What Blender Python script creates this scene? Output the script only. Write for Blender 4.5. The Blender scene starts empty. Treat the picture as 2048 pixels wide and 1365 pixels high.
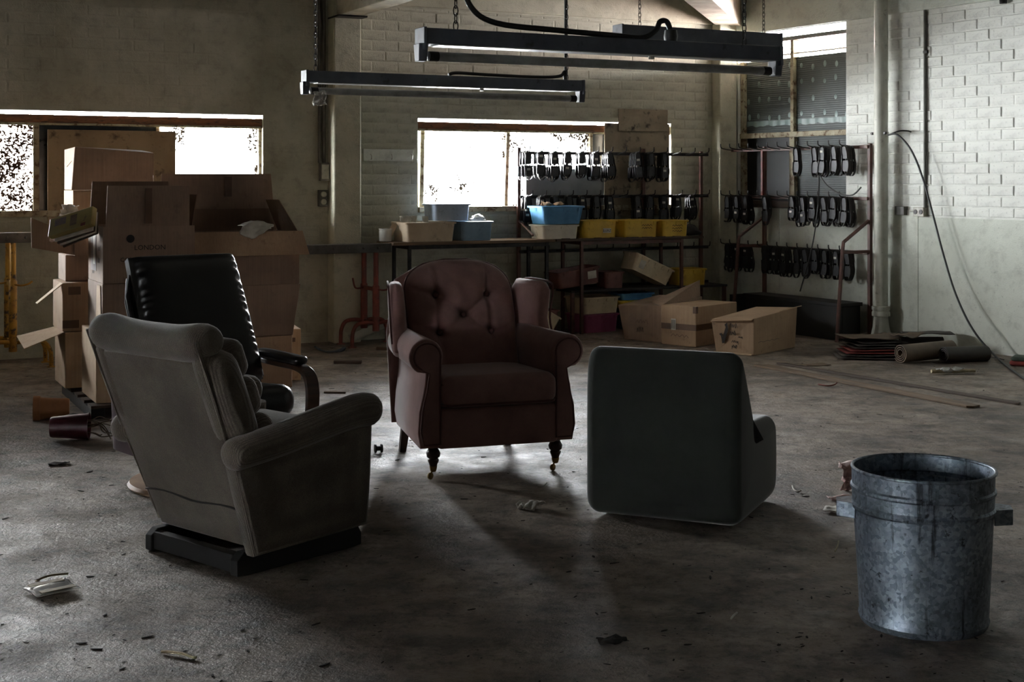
import bpy, bmesh, math, random
from math import sin, cos, pi, radians, sqrt, exp, atan2
from mathutils import Vector, Matrix, Euler, noise as mnoise

random.seed(11)
sc = bpy.context.scene
COL = sc.collection

# ------------------------------------------------------------------ camera, light, exposure
FPX, CAMZ, HORIZ = 2750.0, 1.4, 360.0          # focal length in pixels, eye height, horizon row (2048 x 1365 frame)
cam_data = bpy.data.cameras.new('camera')
cam_data.sensor_width = 36.0
cam_data.lens = 36.0 * FPX / 2048.0
cam_data.shift_y = -(682.5 - HORIZ) / 2048.0
cam_data.clip_end = 100
cam = bpy.data.objects.new('camera', cam_data)
COL.objects.link(cam)
cam.location = (0, 0, CAMZ)
cam.rotation_euler = (radians(90), 0, 0)
sc.camera = cam

sc.view_settings.view_transform = 'Standard'
sc.view_settings.look = 'None'
sc.view_settings.gamma = 1.0
sc.view_settings.use_curve_mapping = False
sc.view_settings.exposure = 0.45

SKY = 135.0
world = bpy.data.worlds.new('sky')
sc.world = world
world.use_nodes = True
bg = world.node_tree.nodes['Background']
bg.inputs[0].default_value = (0.93, 0.97, 1.0, 1)
bg.inputs[1].default_value = SKY

# plan of the room: back wall  y = BW0 + .5 x,  right wall  x = RW0 - .6 y
BW0, RW0 = 12.67, 10.51
CORNER = Vector((2.237, 13.79, 0))
AB, AR = math.atan2(.5, 1.0), math.atan2(-1.0, .6)
BWM = Matrix.Translation(CORNER) @ Matrix.Rotation(AB, 4, 'Z')     # x along back wall to the right, y into the wall
RWM = Matrix.Translation(CORNER) @ Matrix.Rotation(AR, 4, 'Z')     # x along right wall to the camera, y into the wall
BWI, RWI = BWM.inverted(), RWM.inverted()
KB, KR = sqrt(1.25), sqrt(1.36)

def bwp(x, y, n=0.0):
    u = (x - 1024) / FPX
    d = (BW0 - KB * n) / (1 - .5 * u)
    return Vector((u * d, d, CAMZ + (HORIZ - y) / FPX * d))
def rwp(x, y, n=0.0):
    u = (x - 1024) / FPX
    d = (RW0 - KR * n) / (u + .6)
    return Vector((u * d, d, CAMZ + (HORIZ - y) / FPX * d))
def bwl(x, y, n=0.0): return BWI @ bwp(x, y, n)
def rwl(x, y, n=0.0): return RWI @ rwp(x, y, n)
def atd(x, y, d): return Vector(((x - 1024) / FPX * d, d, CAMZ + (HORIZ - y) / FPX * d))
def atz(x, y, z=0.0):
    d = (CAMZ - z) * FPX / (y - HORIZ)
    return Vector(((x - 1024) / FPX * d, d, z))

def area(name, M, sx, sy, power, color):
    l = bpy.data.lights.new(name, 'AREA')
    l.shape = 'RECTANGLE'; l.size = sx; l.size_y = sy; l.energy = power; l.color = color
    o = bpy.data.objects.new(name, l); COL.objects.link(o); o.matrix_world = M
    return o
def facing(M, lx, ly, lz):      # light standing outside a wall (local +y), shining into the room (local -y)
    return M @ Matrix.Translation((lx, ly, lz)) @ Matrix.Rotation(radians(-90), 4, 'X')

WIN1 = (bwl(-560, 300).x, bwl(526, 300).x, 1.13, 1.947)
WIN2 = (bwl(836, 300).x, bwl(1342, 300).x, 1.13, 1.952)
WIN3 = (rwl(1476, 300).x, rwl(1692, 300).x, 1.15, 2.835)
# portals: the openings through which the overcast sky lights the closed room
def portal(name, Mx, sx, sy):
    o = area(name, Mx, sx, sy, 1.0, (1, 1, 1)); o.data.cycles.is_portal = True
portal('sky_window_left', facing(BWM, (WIN1[0] + WIN1[1]) / 2, .26, (WIN1[2] + WIN1[3]) / 2), WIN1[1] - WIN1[0], WIN1[3] - WIN1[2])
portal('sky_window_middle', facing(BWM, (WIN2[0] + WIN2[1]) / 2, .26, (WIN2[2] + WIN2[3]) / 2), WIN2[1] - WIN2[0], WIN2[3] - WIN2[2])
portal('sky_window_right', facing(RWM, (WIN3[0] + WIN3[1]) / 2, .26, 2.69), WIN3[1] - WIN3[0], .30)
DOOR = (-2.30, -1.80, 0, 2.2)      # loading door standing ajar in the left wall, out of frame: y range, z range
portal('sky_loading_door', Matrix.Translation((-7.95, (DOOR[0] + DOOR[1]) / 2, 1.15)) @ Matrix.Rotation(radians(-90), 4, 'Z') @ Matrix.Rotation(radians(90), 4, 'X') @ Matrix.Rotation(pi, 4, 'Y') , DOOR[1] - DOOR[0], 2.3)

# ------------------------------------------------------------------ mesh helpers
def frame(o, x, y, z=None):
    x = Vector(x).normalized(); y = Vector(y)
    z = Vector(z).normalized() if z is not None else x.cross(y).normalized()
    y = z.cross(x).normalized()
    M = Matrix.Identity(4)
    for i in range(3):
        M[i][0], M[i][1], M[i][2], M[i][3] = x[i], y[i], z[i], o[i]
    return M
def T(x, y, z): return Matrix.Translation((x, y, z))
def RZ(a): return Matrix.Rotation(a, 4, 'Z')
def RX(a): return Matrix.Rotation(a, 4, 'X')
def RY(a): return Matrix.Rotation(a, 4, 'Y')

class MB:
    def __init__(s): s.v = []; s.f = []
    def add(s, vs, fs, M=None):
        b = len(s.v)
        s.v += [tuple(M @ Vector(p)) if M is not None else tuple(p) for p in vs]
        s.f += [tuple(b + i for i in f) for f in fs]
        return s
    def box(s, cx, cy, cz, sx, sy, sz, M=None):
        x, y, z = sx / 2, sy / 2, sz / 2
        vs = [(cx + a * x, cy + b * y, cz + c * z) for c in (-1, 1) for a, b in ((-1, -1), (1, -1), (1, 1), (-1, 1))]
        return s.add(vs, [(3, 2, 1, 0), (4, 5, 6, 7), (0, 1, 5, 4), (1, 2, 6, 5), (2, 3, 7, 6), (3, 0, 4, 7)], M)
    def bb(s, x0, x1, y0, y1, z0, z1, M=None):
        return s.box((x0 + x1) / 2, (y0 + y1) / 2, (z0 + z1) / 2, x1 - x0, y1 - y0, z1 - z0, M)
    def hexa(s, pts, M=None):   # 4 bottom ccw, 4 top
        return s.add(pts, [(3, 2, 1, 0), (4, 5, 6, 7), (0, 1, 5, 4), (1, 2, 6, 5), (2, 3, 7, 6), (3, 0, 4, 7)], M)
    def quad(s, p, t=.004, M=None):
        p = [Vector(q) for q in p]
        n = (p[1] - p[0]).cross(p[3] - p[0]).normalized() * (t / 2)
        return s.hexa([q - n for q in p] + [q + n for q in p], M)
    def prism(s, poly, z0, z1, M=None):
        n = len(poly)
        vs = [(x, y, z0) for x, y in poly] + [(x, y, z1) for x, y in poly]
        fs = [tuple(range(n - 1, -1, -1)), tuple(range(n, 2 * n))] + [(i, (i + 1) % n, n + (i + 1) % n, n + i) for i in range(n)]
        return s.add(vs, fs, M)
    def loft(s, rings, closed=False, caps=True, M=None):
        n = len(rings[0]); vs = [p for r in rings for p in r]; fs = []
        m = len(rings)
        for k in range(m if closed else m - 1):
            a, b = k * n, ((k + 1) % m) * n
            fs += [(a + i, a + (i + 1) % n, b + (i + 1) % n, b + i) for i in range(n)]
        if caps and not closed:
            fs += [tuple(range(n - 1, -1, -1)), tuple(range((m - 1) * n, m * n))]
        return s.add(vs, fs, M)
    def lathe(s, prof, n=20, M=None, caps=True):
        rings = [[(r * cos(2 * pi * i / n), r * sin(2 * pi * i / n), z) for i in range(n)] for r, z in prof]
        return s.loft(rings, False, caps, M)
    def tube(s, path, r, n=8, M=None, closed=False):
        path = [Vector(p) for p in path]; rings = []; up = None
        m = len(path)
        for i, p in enumerate(path):
            a = path[i - 1] if (i or closed) else p
            b = path[(i + 1) % m] if (i < m - 1 or closed) else p
            d = (b - a).normalized()
            if up is None: up = Vector((0, 0, 1)) if abs(d.z) < .9 else Vector((1, 0, 0))
            x = d.cross(up)
            if x.length < 1e-4: x = d.cross(Vector((.3, .8, .5)))
            x.normalize(); y = x.cross(d).normalized(); up = y
            rr = r[i] if isinstance(r, (list, tuple)) else r
            rings.append([p + (x * cos(2 * pi * k / n) + y * sin(2 * pi * k / n)) * rr for k in range(n)])
        return s.loft(rings, closed, not closed, M)
    def slab(s, outline, t, r, seg=3, bulge=0.0, M=None, rings=3):
        o = [Vector((x, y)) for x, y in outline]; n = len(o)
        if sum(o[i - 1].x * o[i].y - o[i].x * o[i - 1].y for i in range(n)) < 0: o.reverse()
        nr = []
        for i in range(n):
            e1 = (o[i] - o[i - 1]); e2 = (o[(i + 1) % n] - o[i])
            n1 = Vector((e1.y, -e1.x)); n2 = Vector((e2.y, -e2.x))
            if n1.length: n1.normalize()
            if n2.length: n2.normalize()
            q = n1 + n2
            q = q.normalized() if q.length > 1e-6 else n1
            nr.append(q / max(.5, q.dot(n1)))
        c = sum(o, Vector((0, 0))) / n
        L = []
        def ins(d, z): L.append([(p.x - q.x * d, p.y - q.y * d, z) for p, q in zip(o, nr)])
        h = t / 2
        for k in range(seg + 1):
            a = pi / 2 * k / seg; ins(r * (1 - sin(a)), -h + r * (1 - cos(a)))
        for k in range(seg + 1):
            a = pi / 2 * k / seg; ins(r * (1 - cos(a)), h - r * (1 - sin(a)))
        base = [Vector(p) for p in L[-1]]; low = [Vector(p) for p in L[0]]
        top, bot = [], []
        for k in range(1, rings + 1):
            f = 1 - k / (rings + 1.0); g = bulge * (1 - f * f)
            top.append([(c.x + (p.x - c.x) * f, c.y + (p.y - c.y) * f, p.z + g) for p in base])
            bot.append([(c.x + (p.x - c.x) * f, c.y + (p.y - c.y) * f, p.z - g) for p in low])
        return s.loft(bot[::-1] + L + top, False, True, M)
    def grid(s, fn, nu, nv, M=None):
        vs = [fn(i / nu, j / nv) for j in range(nv + 1) for i in range(nu + 1)]
        fs = [(j * (nu + 1) + i, j * (nu + 1) + i + 1, (j + 1) * (nu + 1) + i + 1, (j + 1) * (nu + 1) + i) for j in range(nv) for i in range(nu)]
        return s.add(vs, fs, M)
    def mesh(s, name, mat, smooth=None):
        me = bpy.data.meshes.new(name)
        me.from_pydata(s.v, [], s.f)
        bm = bmesh.new(); bm.from_mesh(me); bmesh.ops.recalc_face_normals(bm, faces=bm.faces); bm.to_mesh(me); bm.free()
        if smooth is not None:
            me.polygons.foreach_set('use_smooth', [True] * len(me.polygons))
            me.set_sharp_from_angle(angle=radians(smooth))
        if mat: me.materials.append(mat)
        return me
    def build(s, name, mat, parent=None, smooth=None, bevel=0, M=None, sub=0, solid=0, label=None):
        return link(name, s.mesh(name, mat, smooth), parent, M, bevel, sub, solid, label)

def link(name, me, parent=None, M=None, bevel=0, sub=0, solid=0, label=None):
    o = bpy.data.objects.new(name, me); COL.objects.link(o)
    if parent is not None: o.parent = parent
    if M is not None: o.matrix_local = M
    if solid:
        m = o.modifiers.new('thickness', 'SOLIDIFY'); m.thickness = solid; m.offset = 0
    if bevel:
        m = o.modifiers.new('bevel', 'BEVEL'); m.width = bevel; m.segments = 2; m.limit_method = 'ANGLE'; m.angle_limit = radians(40)
    if sub:
        m = o.modifiers.new('subsurf', 'SUBSURF'); m.levels = sub; m.render_levels = sub
    if label: o['label'] = label
    return o
def tag(o, label, cat, group=None, kind=None):
    o['label'] = label; o['category'] = cat
    if group: o['group'] = group
    if kind: o['kind'] = kind
    return o
def thing(name, label, cat, M=None, group=None):
    o = bpy.data.objects.new(name, None); COL.objects.link(o); o.empty_display_size = .1
    if M is not None: o.matrix_world = M
    return tag(o, label, cat, group)
def struct(o, label=None):
    o['kind'] = 'structure'
    if label: o['label'] = label
    return o
def sempty(name, M, label=None):
    o = bpy.data.objects.new(name, None); COL.objects.link(o); o.matrix_world = M
    return struct(o, label)
def rrect(w, d, r, n=3, cx=0, cy=0):
    out = []
    for (sx, sy, a0) in ((1, -1, -90), (1, 1, 0), (-1, 1, 90), (-1, -1, 180)):
        for k in range(n + 1):
            a = radians(a0 + 90 * k / n)
            out.append((cx + sx * (w / 2 - r) + r * cos(a), cy + sy * (d / 2 - r) + r * sin(a)))
    return out
def catmull(pts, k=6):
    P = [Vector(p) for p in pts]; out = []
    for i in range(len(P) - 1):
        p0, p1, p2, p3 = P[max(i - 1, 0)], P[i], P[i + 1], P[min(i + 2, len(P) - 1)]
        for j in range(k):
            t = j / k
            out.append(.5 * ((2 * p1) + (p2 - p0) * t + (2 * p0 - 5 * p1 + 4 * p2 - p3) * t * t + (3 * p1 - p0 - 3 * p2 + p3) * t ** 3))
    out.append(P[-1])
    return out
def text(s, size, M, mat, parent, name='printed_text'):
    cu = bpy.data.curves.new('txt', 'FONT'); cu.body = s; cu.size = size; cu.extrude = .0006; cu.align_x = 'CENTER'; cu.align_y = 'CENTER'
    cu.resolution_u = 2
    o = bpy.data.objects.new('txt', cu); COL.objects.link(o)
    me = bpy.data.meshes.new_from_object(o.evaluated_get(bpy.context.evaluated_depsgraph_get()))
    bpy.data.objects.remove(o); me.name = name; me.materials.clear(); me.materials.append(mat)
    return link(name, me, parent, M)

# ------------------------------------------------------------------ materials
def rgb(r, g, b): # sRGB 0-255 to linear
    f = lambda c: (c / 255 / 12.92) if c / 255 <= .04045 else ((c / 255 + .055) / 1.055) ** 2.4
    return (f(r), f(g), f(b), 1)
def newmat(name):
    m = bpy.data.materials.new(name); m.use_nodes = True
    nt = m.node_tree
    return m, nt, nt.nodes['Principled BSDF'], nt.nodes['Material Output']
def N(nt, typ, **kw):
    n = nt.nodes.new(typ)
    for k, v in kw.items():
        if k.startswith('i_'):
            n.inputs[k[2:].replace('_', ' ')].default_value = v
        else: setattr(n, k, v)
    return n
def coords(nt, scale=(1, 1, 1)):
    tc = N(nt, 'ShaderNodeTexCoord'); mp = N(nt, 'ShaderNodeMapping'); mp.inputs['Scale'].default_value = scale
    nt.links.new(tc.outputs['Object'], mp.inputs['Vector'])
    return mp.outputs['Vector']
def noise(nt, vec, scale, detail=5, rough=.6, lo=.35, hi=.65):
    n = N(nt, 'ShaderNodeTexNoise'); n.inputs['Scale'].default_value = scale; n.inputs['Detail'].default_value = detail; n.inputs['Roughness'].default_value = rough
    nt.links.new(vec, n.inputs['Vector'])
    r = N(nt, 'ShaderNodeMapRange'); r.inputs['From Min'].default_value = lo; r.inputs['From Max'].default_value = hi
    nt.links.new(n.outputs['Fac'], r.inputs['Value'])
    return r.outputs['Result']
def mix(nt, fac, a, b):
    m = N(nt, 'ShaderNodeMix', data_type='RGBA')
    for sock, val in ((m.inputs[0], fac), (m.inputs[6], a), (m.inputs[7], b)):
        if hasattr(val, 'is_linked') or hasattr(val, 'links'): nt.links.new(val, sock)
        else: sock.default_value = val
    return m.outputs[2]
def math_(nt, op, a, b):
    m = N(nt, 'ShaderNodeMath', operation=op)
    for sock, val in ((m.inputs[0], a), (m.inputs[1], b)):
        if hasattr(val, 'links'): nt.links.new(val, sock)
        else: sock.default_value = val
    return m.outputs[0]
def bump(nt, bs, h, strength=.3, dist=.005):
    b = N(nt, 'ShaderNodeBump'); b.inputs['Strength'].default_value = strength; b.inputs['Distance'].default_value = dist
    nt.links.new(h, b.inputs['Height']); nt.links.new(b.outputs['Normal'], bs.inputs['Normal'])
def pm(name, c1, c2=None, scale=6, rough=.7, metal=0, bmp=0, bscale=60, bdist=.004, stretch=(1, 1, 1), c3=None, s3=18, t3=(.62, .72), sheen=0, rough2=None):
    m, nt, bs, out = newmat(name)
    v = coords(nt, stretch)
    c2 = c2 or tuple(x * .7 for x in c1[:3]) + (1,)
    col = mix(nt, noise(nt, v, scale), c1, c2)
    if c3 is not None:
        col = mix(nt, noise(nt, v, s3, 6, .65, *t3), col, c3)
    nt.links.new(col, bs.inputs['Base Color'])
    bs.inputs['Roughness'].default_value = rough; bs.inputs['Metallic'].default_value = metal
    if rough2 is not None:
        r = noise(nt, v, scale * 1.7); mr = N(nt, 'ShaderNodeMapRange'); mr.inputs['To Min'].default_value = rough; mr.inputs['To Max'].default_value = rough2
        nt.links.new(r, mr.inputs['Value']); nt.links.new(mr.outputs['Result'], bs.inputs['Roughness'])
    if sheen: bs.inputs['Sheen Weight'].default_value = sheen; bs.inputs['Sheen Roughness'].default_value = .4
    if bmp: bump(nt, bs, noise(nt, v, bscale, 4, .6, 0, 1), bmp, bdist)
    return m

M = {}
def wallmat(name, base, dirt, stain, k=1.0):
    m, nt, bs, out = newmat(name); v = coords(nt)
    c = mix(nt, noise(nt, v, 1.1 * k, 6, .65, .38, .70), base, dirt)
    c = mix(nt, math_(nt, 'MULTIPLY', noise(nt, v, 7, 7, .7, .50, .85), .55), c, stain)
    c = mix(nt, math_(nt, 'MULTIPLY', noise(nt, v, 34, 5, .7, .62, .74), .55), c, stain)
    v2 = coords(nt, (3.0, 3.0, 22.0))
    c = mix(nt, math_(nt, 'MULTIPLY', noise(nt, v2, 1.6, 5, .7, .60, .78), .35), c, stain)
    nt.links.new(c, bs.inputs['Base Color']); bs.inputs['Roughness'].default_value = .75
    h = math_(nt, 'ADD', noise(nt, v, 90, 4, .6, 0, 1), math_(nt, 'MULTIPLY', noise(nt, v, 14, 5, .6, 0, 1), 2.0))
    bump(nt, bs, h, .45, .006)
    return m
M['wall_back'] = wallmat('painted_brick_back', rgb(187, 186, 169), rgb(144, 142, 124), rgb(58, 54, 46))
M['wall_right'] = wallmat('painted_brick_right', rgb(230, 231, 224), rgb(206, 208, 200), rgb(98, 98, 92))
M['panel_right'] = wallmat('painted_sheet_right', rgb(216, 219, 208), rgb(190, 194, 182), rgb(96, 98, 90), .6)
M['wall_dark'] = wallmat('unseen_dark_brick', rgb(92, 88, 78), rgb(70, 66, 58), rgb(40, 37, 32))  # walls out of view, coloured dark to cut light bouncing from behind
M['plaster'] = wallmat('painted_plaster', rgb(190, 188, 168), rgb(150, 146, 126), rgb(70, 66, 56))

m, nt, bs, out = newmat('concrete_floor'); v = coords(nt)
c = mix(nt, noise(nt, v, .9, 8, .68, .40, .62), rgb(160, 145, 130), rgb(98, 86, 76))
c = mix(nt, math_(nt, 'MULTIPLY', noise(nt, v, 4.5, 8, .72, .44, .66), .85), c, rgb(56, 48, 42))
c = mix(nt, math_(nt, 'MULTIPLY', noise(nt, v, 2.3, 6, .7, .56, .74), .7), c, rgb(192, 178, 162))
c = mix(nt, math_(nt, 'MULTIPLY', noise(nt, v, 13, 8, .75, .50, .66), .65), c, rgb(44, 38, 33))
c = mix(nt, math_(nt, 'MULTIPLY', noise(nt, v, 30, 7, .78, .56, .66), .85), c, rgb(22, 18, 16))
nt.links.new(c, bs.inputs['Base Color'])
mr = N(nt, 'ShaderNodeMapRange'); mr.inputs['To Min'].default_value = .40; mr.inputs['To Max'].default_value = .70
nt.links.new(noise(nt, v, 3.0, 6, .65, .35, .65), mr.inputs['Value']); nt.links.new(mr.outputs['Result'], bs.inputs['Roughness'])
h = math_(nt, 'ADD', noise(nt, v, 70, 5, .7, 0, 1), math_(nt, 'MULTIPLY', noise(nt, v, 9, 6, .65, 0, 1), 3.0))
bump(nt, bs, h, .75, .010)
M['floor'] = m

def cardboard(name, a, b, s=2.5):
    m, nt, bs, out = newmat(name); v = coords(nt)
    c = mix(nt, noise(nt, v, s, 5), a, b)
    v2 = coords(nt, (140, 140, 2))
    c = mix(nt, math_(nt, 'MULTIPLY', noise(nt, v2, 1.0, 2, .5, .35, .65), .22), c, tuple(x * .55 for x in b[:3]) + (1,))
    c = mix(nt, math_(nt, 'MULTIPLY', noise(nt, v, 13, 6, .7, .58, .78), .5), c, rgb(60, 44, 32))
    nt.links.new(c, bs.inputs['Base Color']); bs.inputs['Roughness'].default_value = .85
    bump(nt, bs, noise(nt, v2, 1.0, 2, .5, 0, 1), .12, .002)
    return m
M['card'] = cardboard('cardboard_tan', rgb(174, 146, 117), rgb(148, 121, 95))
M['card2'] = cardboard('cardboard_brown', rgb(150, 126, 106), rgb(122, 101, 85))
M['card3'] = cardboard('cardboard_pale', rgb(196, 172, 142), rgb(170, 142, 112))
M['card_in'] = cardboard('cardboard_inside', rgb(120, 96, 78), rgb(92, 72, 58))
M['tape'] = pm('brown_tape', rgb(96, 70, 50), rgb(74, 54, 40), rough=.35)
M['ink'] = pm('black_ink', rgb(26, 22, 20), rgb(40, 34, 30), rough=.8)
M['paper'] = pm('white_paper', rgb(214, 210, 200), rgb(176, 170, 158), 9, .8)
M['paper_pink'] = pm('pink_paper', rgb(214, 178, 172), rgb(226, 206, 200), 14, .8)
M['yellow_card'] = pm('yellow_printed_card', rgb(160, 144, 78), rgb(136, 120, 64), 5, .5, c3=rgb(110, 92, 60), s3=14)
M['photo_print'] = pm('printed_photo', rgb(92, 84, 92), rgb(124, 98, 84), 30, .5)
M['leather'] = pm('black_leather', rgb(24, 23, 23), rgb(14, 13, 13), 9, .34, bmp=.35, bscale=140, bdist=.002)
M['maroon_vinyl'] = pm('maroon_vinyl', rgb(86, 62, 72), rgb(62, 44, 52), 5, .42)
M['bentwood'] = pm('dark_bentwood', rgb(74, 50, 38), rgb(48, 32, 25), 3, .4, stretch=(1, 1, 14))
M['base_wood'] = pm('pale_base_wood', rgb(186, 152, 122), rgb(150, 118, 92), 6, .5)
def cloth(name, a, b, ribs, rough=.95, sheen=.35, axis=0, strength=.5, stain=None):
    m, nt, bs, out = newmat(name); v = coords(nt)
    c = mix(nt, noise(nt, v, 5, 6, .65), a, b)
    c = mix(nt, math_(nt, 'MULTIPLY', noise(nt, v, 330, 2, .6, .42, .62), .45 if ribs or 'woven' in name else .12), c, tuple(x * .3 for x in b[:3]) + (1,))
    if stain is not None: c = mix(nt, math_(nt, 'MULTIPLY', noise(nt, v, 2.2, 5, .6, .52, .75), .6), c, stain)
    if ribs:
        w = N(nt, 'ShaderNodeTexWave', wave_type='BANDS', bands_direction='XYZ'[axis]); w.inputs['Scale'].default_value = ribs; w.inputs['Distortion'].default_value = .8; w.inputs['Detail'].default_value = 1
        nt.links.new(v, w.inputs['Vector'])
        c = mix(nt, math_(nt, 'MULTIPLY', w.outputs['Fac'], .4), c, tuple(x * .45 for x in b[:3]) + (1,))
        h = math_(nt, 'ADD', w.outputs['Fac'], noise(nt, v, 300, 2, .5, 0, 1))
    else: h = noise(nt, v, 260, 3, .6, 0, 1)
    nt.links.new(c, bs.inputs['Base Color']); bs.inputs['Roughness'].default_value = rough
    bs.inputs['Sheen Weight'].default_value = sheen; bs.inputs['Sheen Roughness'].default_value = .35
    bump(nt, bs, h, strength, .003)
    return m
M['cord'] = cloth('corduroy_taupe', rgb(136, 125, 112), rgb(106, 96, 86), 48, axis=1, stain=rgb(70, 62, 54))
M['cord_plain'] = cloth('woven_taupe', rgb(112, 103, 92), rgb(92, 83, 74), 0, stain=rgb(60, 53, 46))
M['velvet'] = cloth('dusty_pink_velvet', rgb(150, 113, 106), rgb(128, 95, 89), 0, sheen=.5, strength=.15)
M['velvet_dark'] = cloth('dusty_pink_piping', rgb(98, 64, 60), rgb(84, 54, 50), 0, sheen=.3, strength=.15)
M['foam_cloth'] = cloth('dark_green_cloth', rgb(42, 45, 38), rgb(32, 34, 29), 0, sheen=.45, strength=.2, stain=rgb(30, 28, 24))
M['mahogany'] = pm('mahogany', rgb(66, 38, 28), rgb(42, 24, 18), 5, .35)
M['brass'] = pm('worn_brass', rgb(150, 124, 74), rgb(104, 84, 50), 12, .4, metal=.9)
M['black_wood'] = pm('black_wood', rgb(26, 23, 21), rgb(18, 16, 15), 6, .6)
M['steel_dark'] = pm('dark_steel', rgb(52, 50, 50), rgb(34, 32, 32), 12, .42, metal=.7, c3=rgb(78, 56, 44), s3=25)
M['die_steel'] = pm('die_strip_steel', rgb(60, 56, 54), rgb(36, 33, 32), 20, .5, metal=.6, c3=rgb(80, 60, 48), s3=30)
M['die_plate'] = pm('die_plate_paint', rgb(40, 40, 44), rgb(28, 28, 30), 20, .5, metal=.2)
M['red_steel'] = pm('red_oxide_steel', rgb(126, 54, 42), rgb(92, 42, 34), 14, .55, c3=rgb(54, 34, 28), s3=22, bmp=.2)
M['brown_steel'] = pm('brown_oxide_steel', rgb(98, 62, 52), rgb(70, 46, 40), 14, .5, c3=rgb(44, 32, 28), s3=22)
M['yellow_steel'] = pm('yellow_paint_worn', rgb(186, 142, 46), rgb(150, 108, 34), 10, .5, c3=rgb(64, 48, 34), s3=20, t3=(.54, .64), bmp=.2)
M['rail_steel'] = pm('grey_rail_steel', rgb(84, 82, 78), rgb(60, 58, 55), 10, .55, metal=.3, c3=rgb(50, 40, 34), s3=26)
M['lamp_paint'] = pm('grey_enamel', rgb(86, 90, 98), rgb(66, 69, 76), 7, .5, c3=rgb(48, 46, 46), s3=16)
M['lamp_white'] = pm('dusty_white_enamel', rgb(190, 188, 180), rgb(150, 146, 136), 8, .4)
M['tube_glass'] = pm('backlit_tube_glass', rgb(150, 150, 148), rgb(112, 110, 106), 9, .28)  # white tubes toned grey, their backlit shade put into the colour
M['chain'] = pm('chain_steel', rgb(58, 55, 52), rgb(38, 36, 34), 30, .45, metal=.8)
M['cable'] = pm('black_cable', rgb(22, 21, 21), rgb(32, 31, 30), 30, .5)
M['cable_grey'] = pm('grey_cable', rgb(62, 62, 58), rgb(44, 44, 41), 30, .5)
M['pipe'] = pm('painted_pipe', rgb(196, 196, 184), rgb(168, 168, 156), 4, .5, c3=rgb(104, 98, 86), s3=14, t3=(.60, .75))
M['conduit'] = pm('old_conduit', rgb(92, 90, 82), rgb(66, 64, 58), 9, .55)
M['switch'] = pm('switch_plate', rgb(176, 172, 156), rgb(140, 136, 122), 14, .4)
M['timber'] = pm('old_timber', rgb(128, 106, 84), rgb(92, 76, 60), 3, .75, stretch=(1, 12, 12), c3=rgb(56, 46, 38), s3=9)
M['timber_dark'] = pm('dark_timber', rgb(82, 66, 54), rgb(56, 44, 36), 3, .7, stretch=(1, 12, 12), c3=rgb(38, 30, 26), s3=9)
M['rusty'] = pm('rusty_timber_head', rgb(132, 86, 54), rgb(96, 64, 44), 3, .8, stretch=(2, 10, 10), c3=rgb(52, 40, 32), s3=9, t3=(.52, .66))
M['frame_paint'] = pm('flaking_frame_paint', rgb(176, 168, 142), rgb(132, 120, 96), 8, .7, c3=rgb(92, 70, 46), s3=18, t3=(.52, .62))
M['plywood'] = pm('stained_plywood', rgb(158, 138, 108), rgb(128, 110, 84), 2.2, .8, c3=rgb(84, 68, 50), s3=11, t3=(.56, .70))
M['board'] = pm('painted_board', rgb(150, 138, 116), rgb(120, 108, 90), 3, .8, c3=rgb(52, 44, 36), s3=10, t3=(.54, .68))
M['grey_sheet'] = pm('grey_sheet', rgb(132, 134, 134), rgb(108, 110, 110), 3, .6)
M['beam'] = pm('painted_beam', rgb(182, 176, 160), rgb(140, 134, 118), 4, .7, c3=rgb(80, 72, 60), s3=12)
M['ceiling'] = pm('old_ceiling', rgb(66, 61, 54), rgb(48, 44, 39), 2, .9)  # kept dark to hold down bounce light on the camera side
M['terracotta'] = pm('terracotta', rgb(178, 122, 78), rgb(146, 98, 62), 6, .6)
M['maroon_plastic'] = pm('maroon_plastic', rgb(92, 40, 48), rgb(72, 32, 38), 6, .4)
M['soil'] = pm('dry_soil', rgb(40, 32, 26), rgb(28, 22, 18), 30, .95, bmp=.5, bscale=90)
M['twig'] = pm('dry_twig', rgb(112, 96, 80), rgb(84, 72, 60), 20, .85)
M['pale_twig'] = pm('pale_stick', rgb(196, 182, 150), rgb(168, 154, 126), 20, .7)
M['roll_tan'] = pm('tan_leather_roll', rgb(112, 94, 76), rgb(86, 72, 58), 6, .6)
M['roll_dark'] = pm('dark_leather_roll', rgb(58, 50, 44), rgb(42, 36, 32), 6, .6)
M['red_cloth'] = pm('red_edge_cloth', rgb(128, 44, 36), rgb(92, 34, 28), 9, .8)
M['green_cloth'] = pm('green_cloth', rgb(66, 78, 66), rgb(48, 58, 50), 9, .85)
M['blue_strap'] = pm('blue_grey_strap', rgb(82, 92, 104), rgb(60, 66, 74), 9, .6)
M['debris'] = pm('dark_debris', rgb(44, 37, 31), rgb(26, 22, 19), 40, .9)
def plastic(name, a, b, rough=.42):
    return pm(name, a, b, 5, rough, c3=tuple(x * .45 for x in b[:3]) + (1,), s3=16, t3=(.58, .76))
for k, a, b in (('p_blue', (92, 150, 196), (70, 124, 168)), ('p_greyblue', (126, 152, 174), (104, 130, 152)), ('p_paleblue', (168, 184, 204), (148, 164, 186)),
                ('p_cream', (216, 198, 168), (190, 172, 142)), ('p_white', (226, 220, 208), (204, 196, 182)), ('p_yellow', (214, 178, 62), (186, 150, 48)),
                ('p_pink', (176, 96, 130), (150, 78, 110)), ('p_maroon', (128, 84, 78), (102, 66, 62)), ('p_darkblue', (40, 62, 76), (30, 46, 58)), ('p_beige', (204, 188, 164), (180, 162, 138))):
    M[k] = plastic('plastic_' + k[2:], rgb(*a), rgb(*b))

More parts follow.
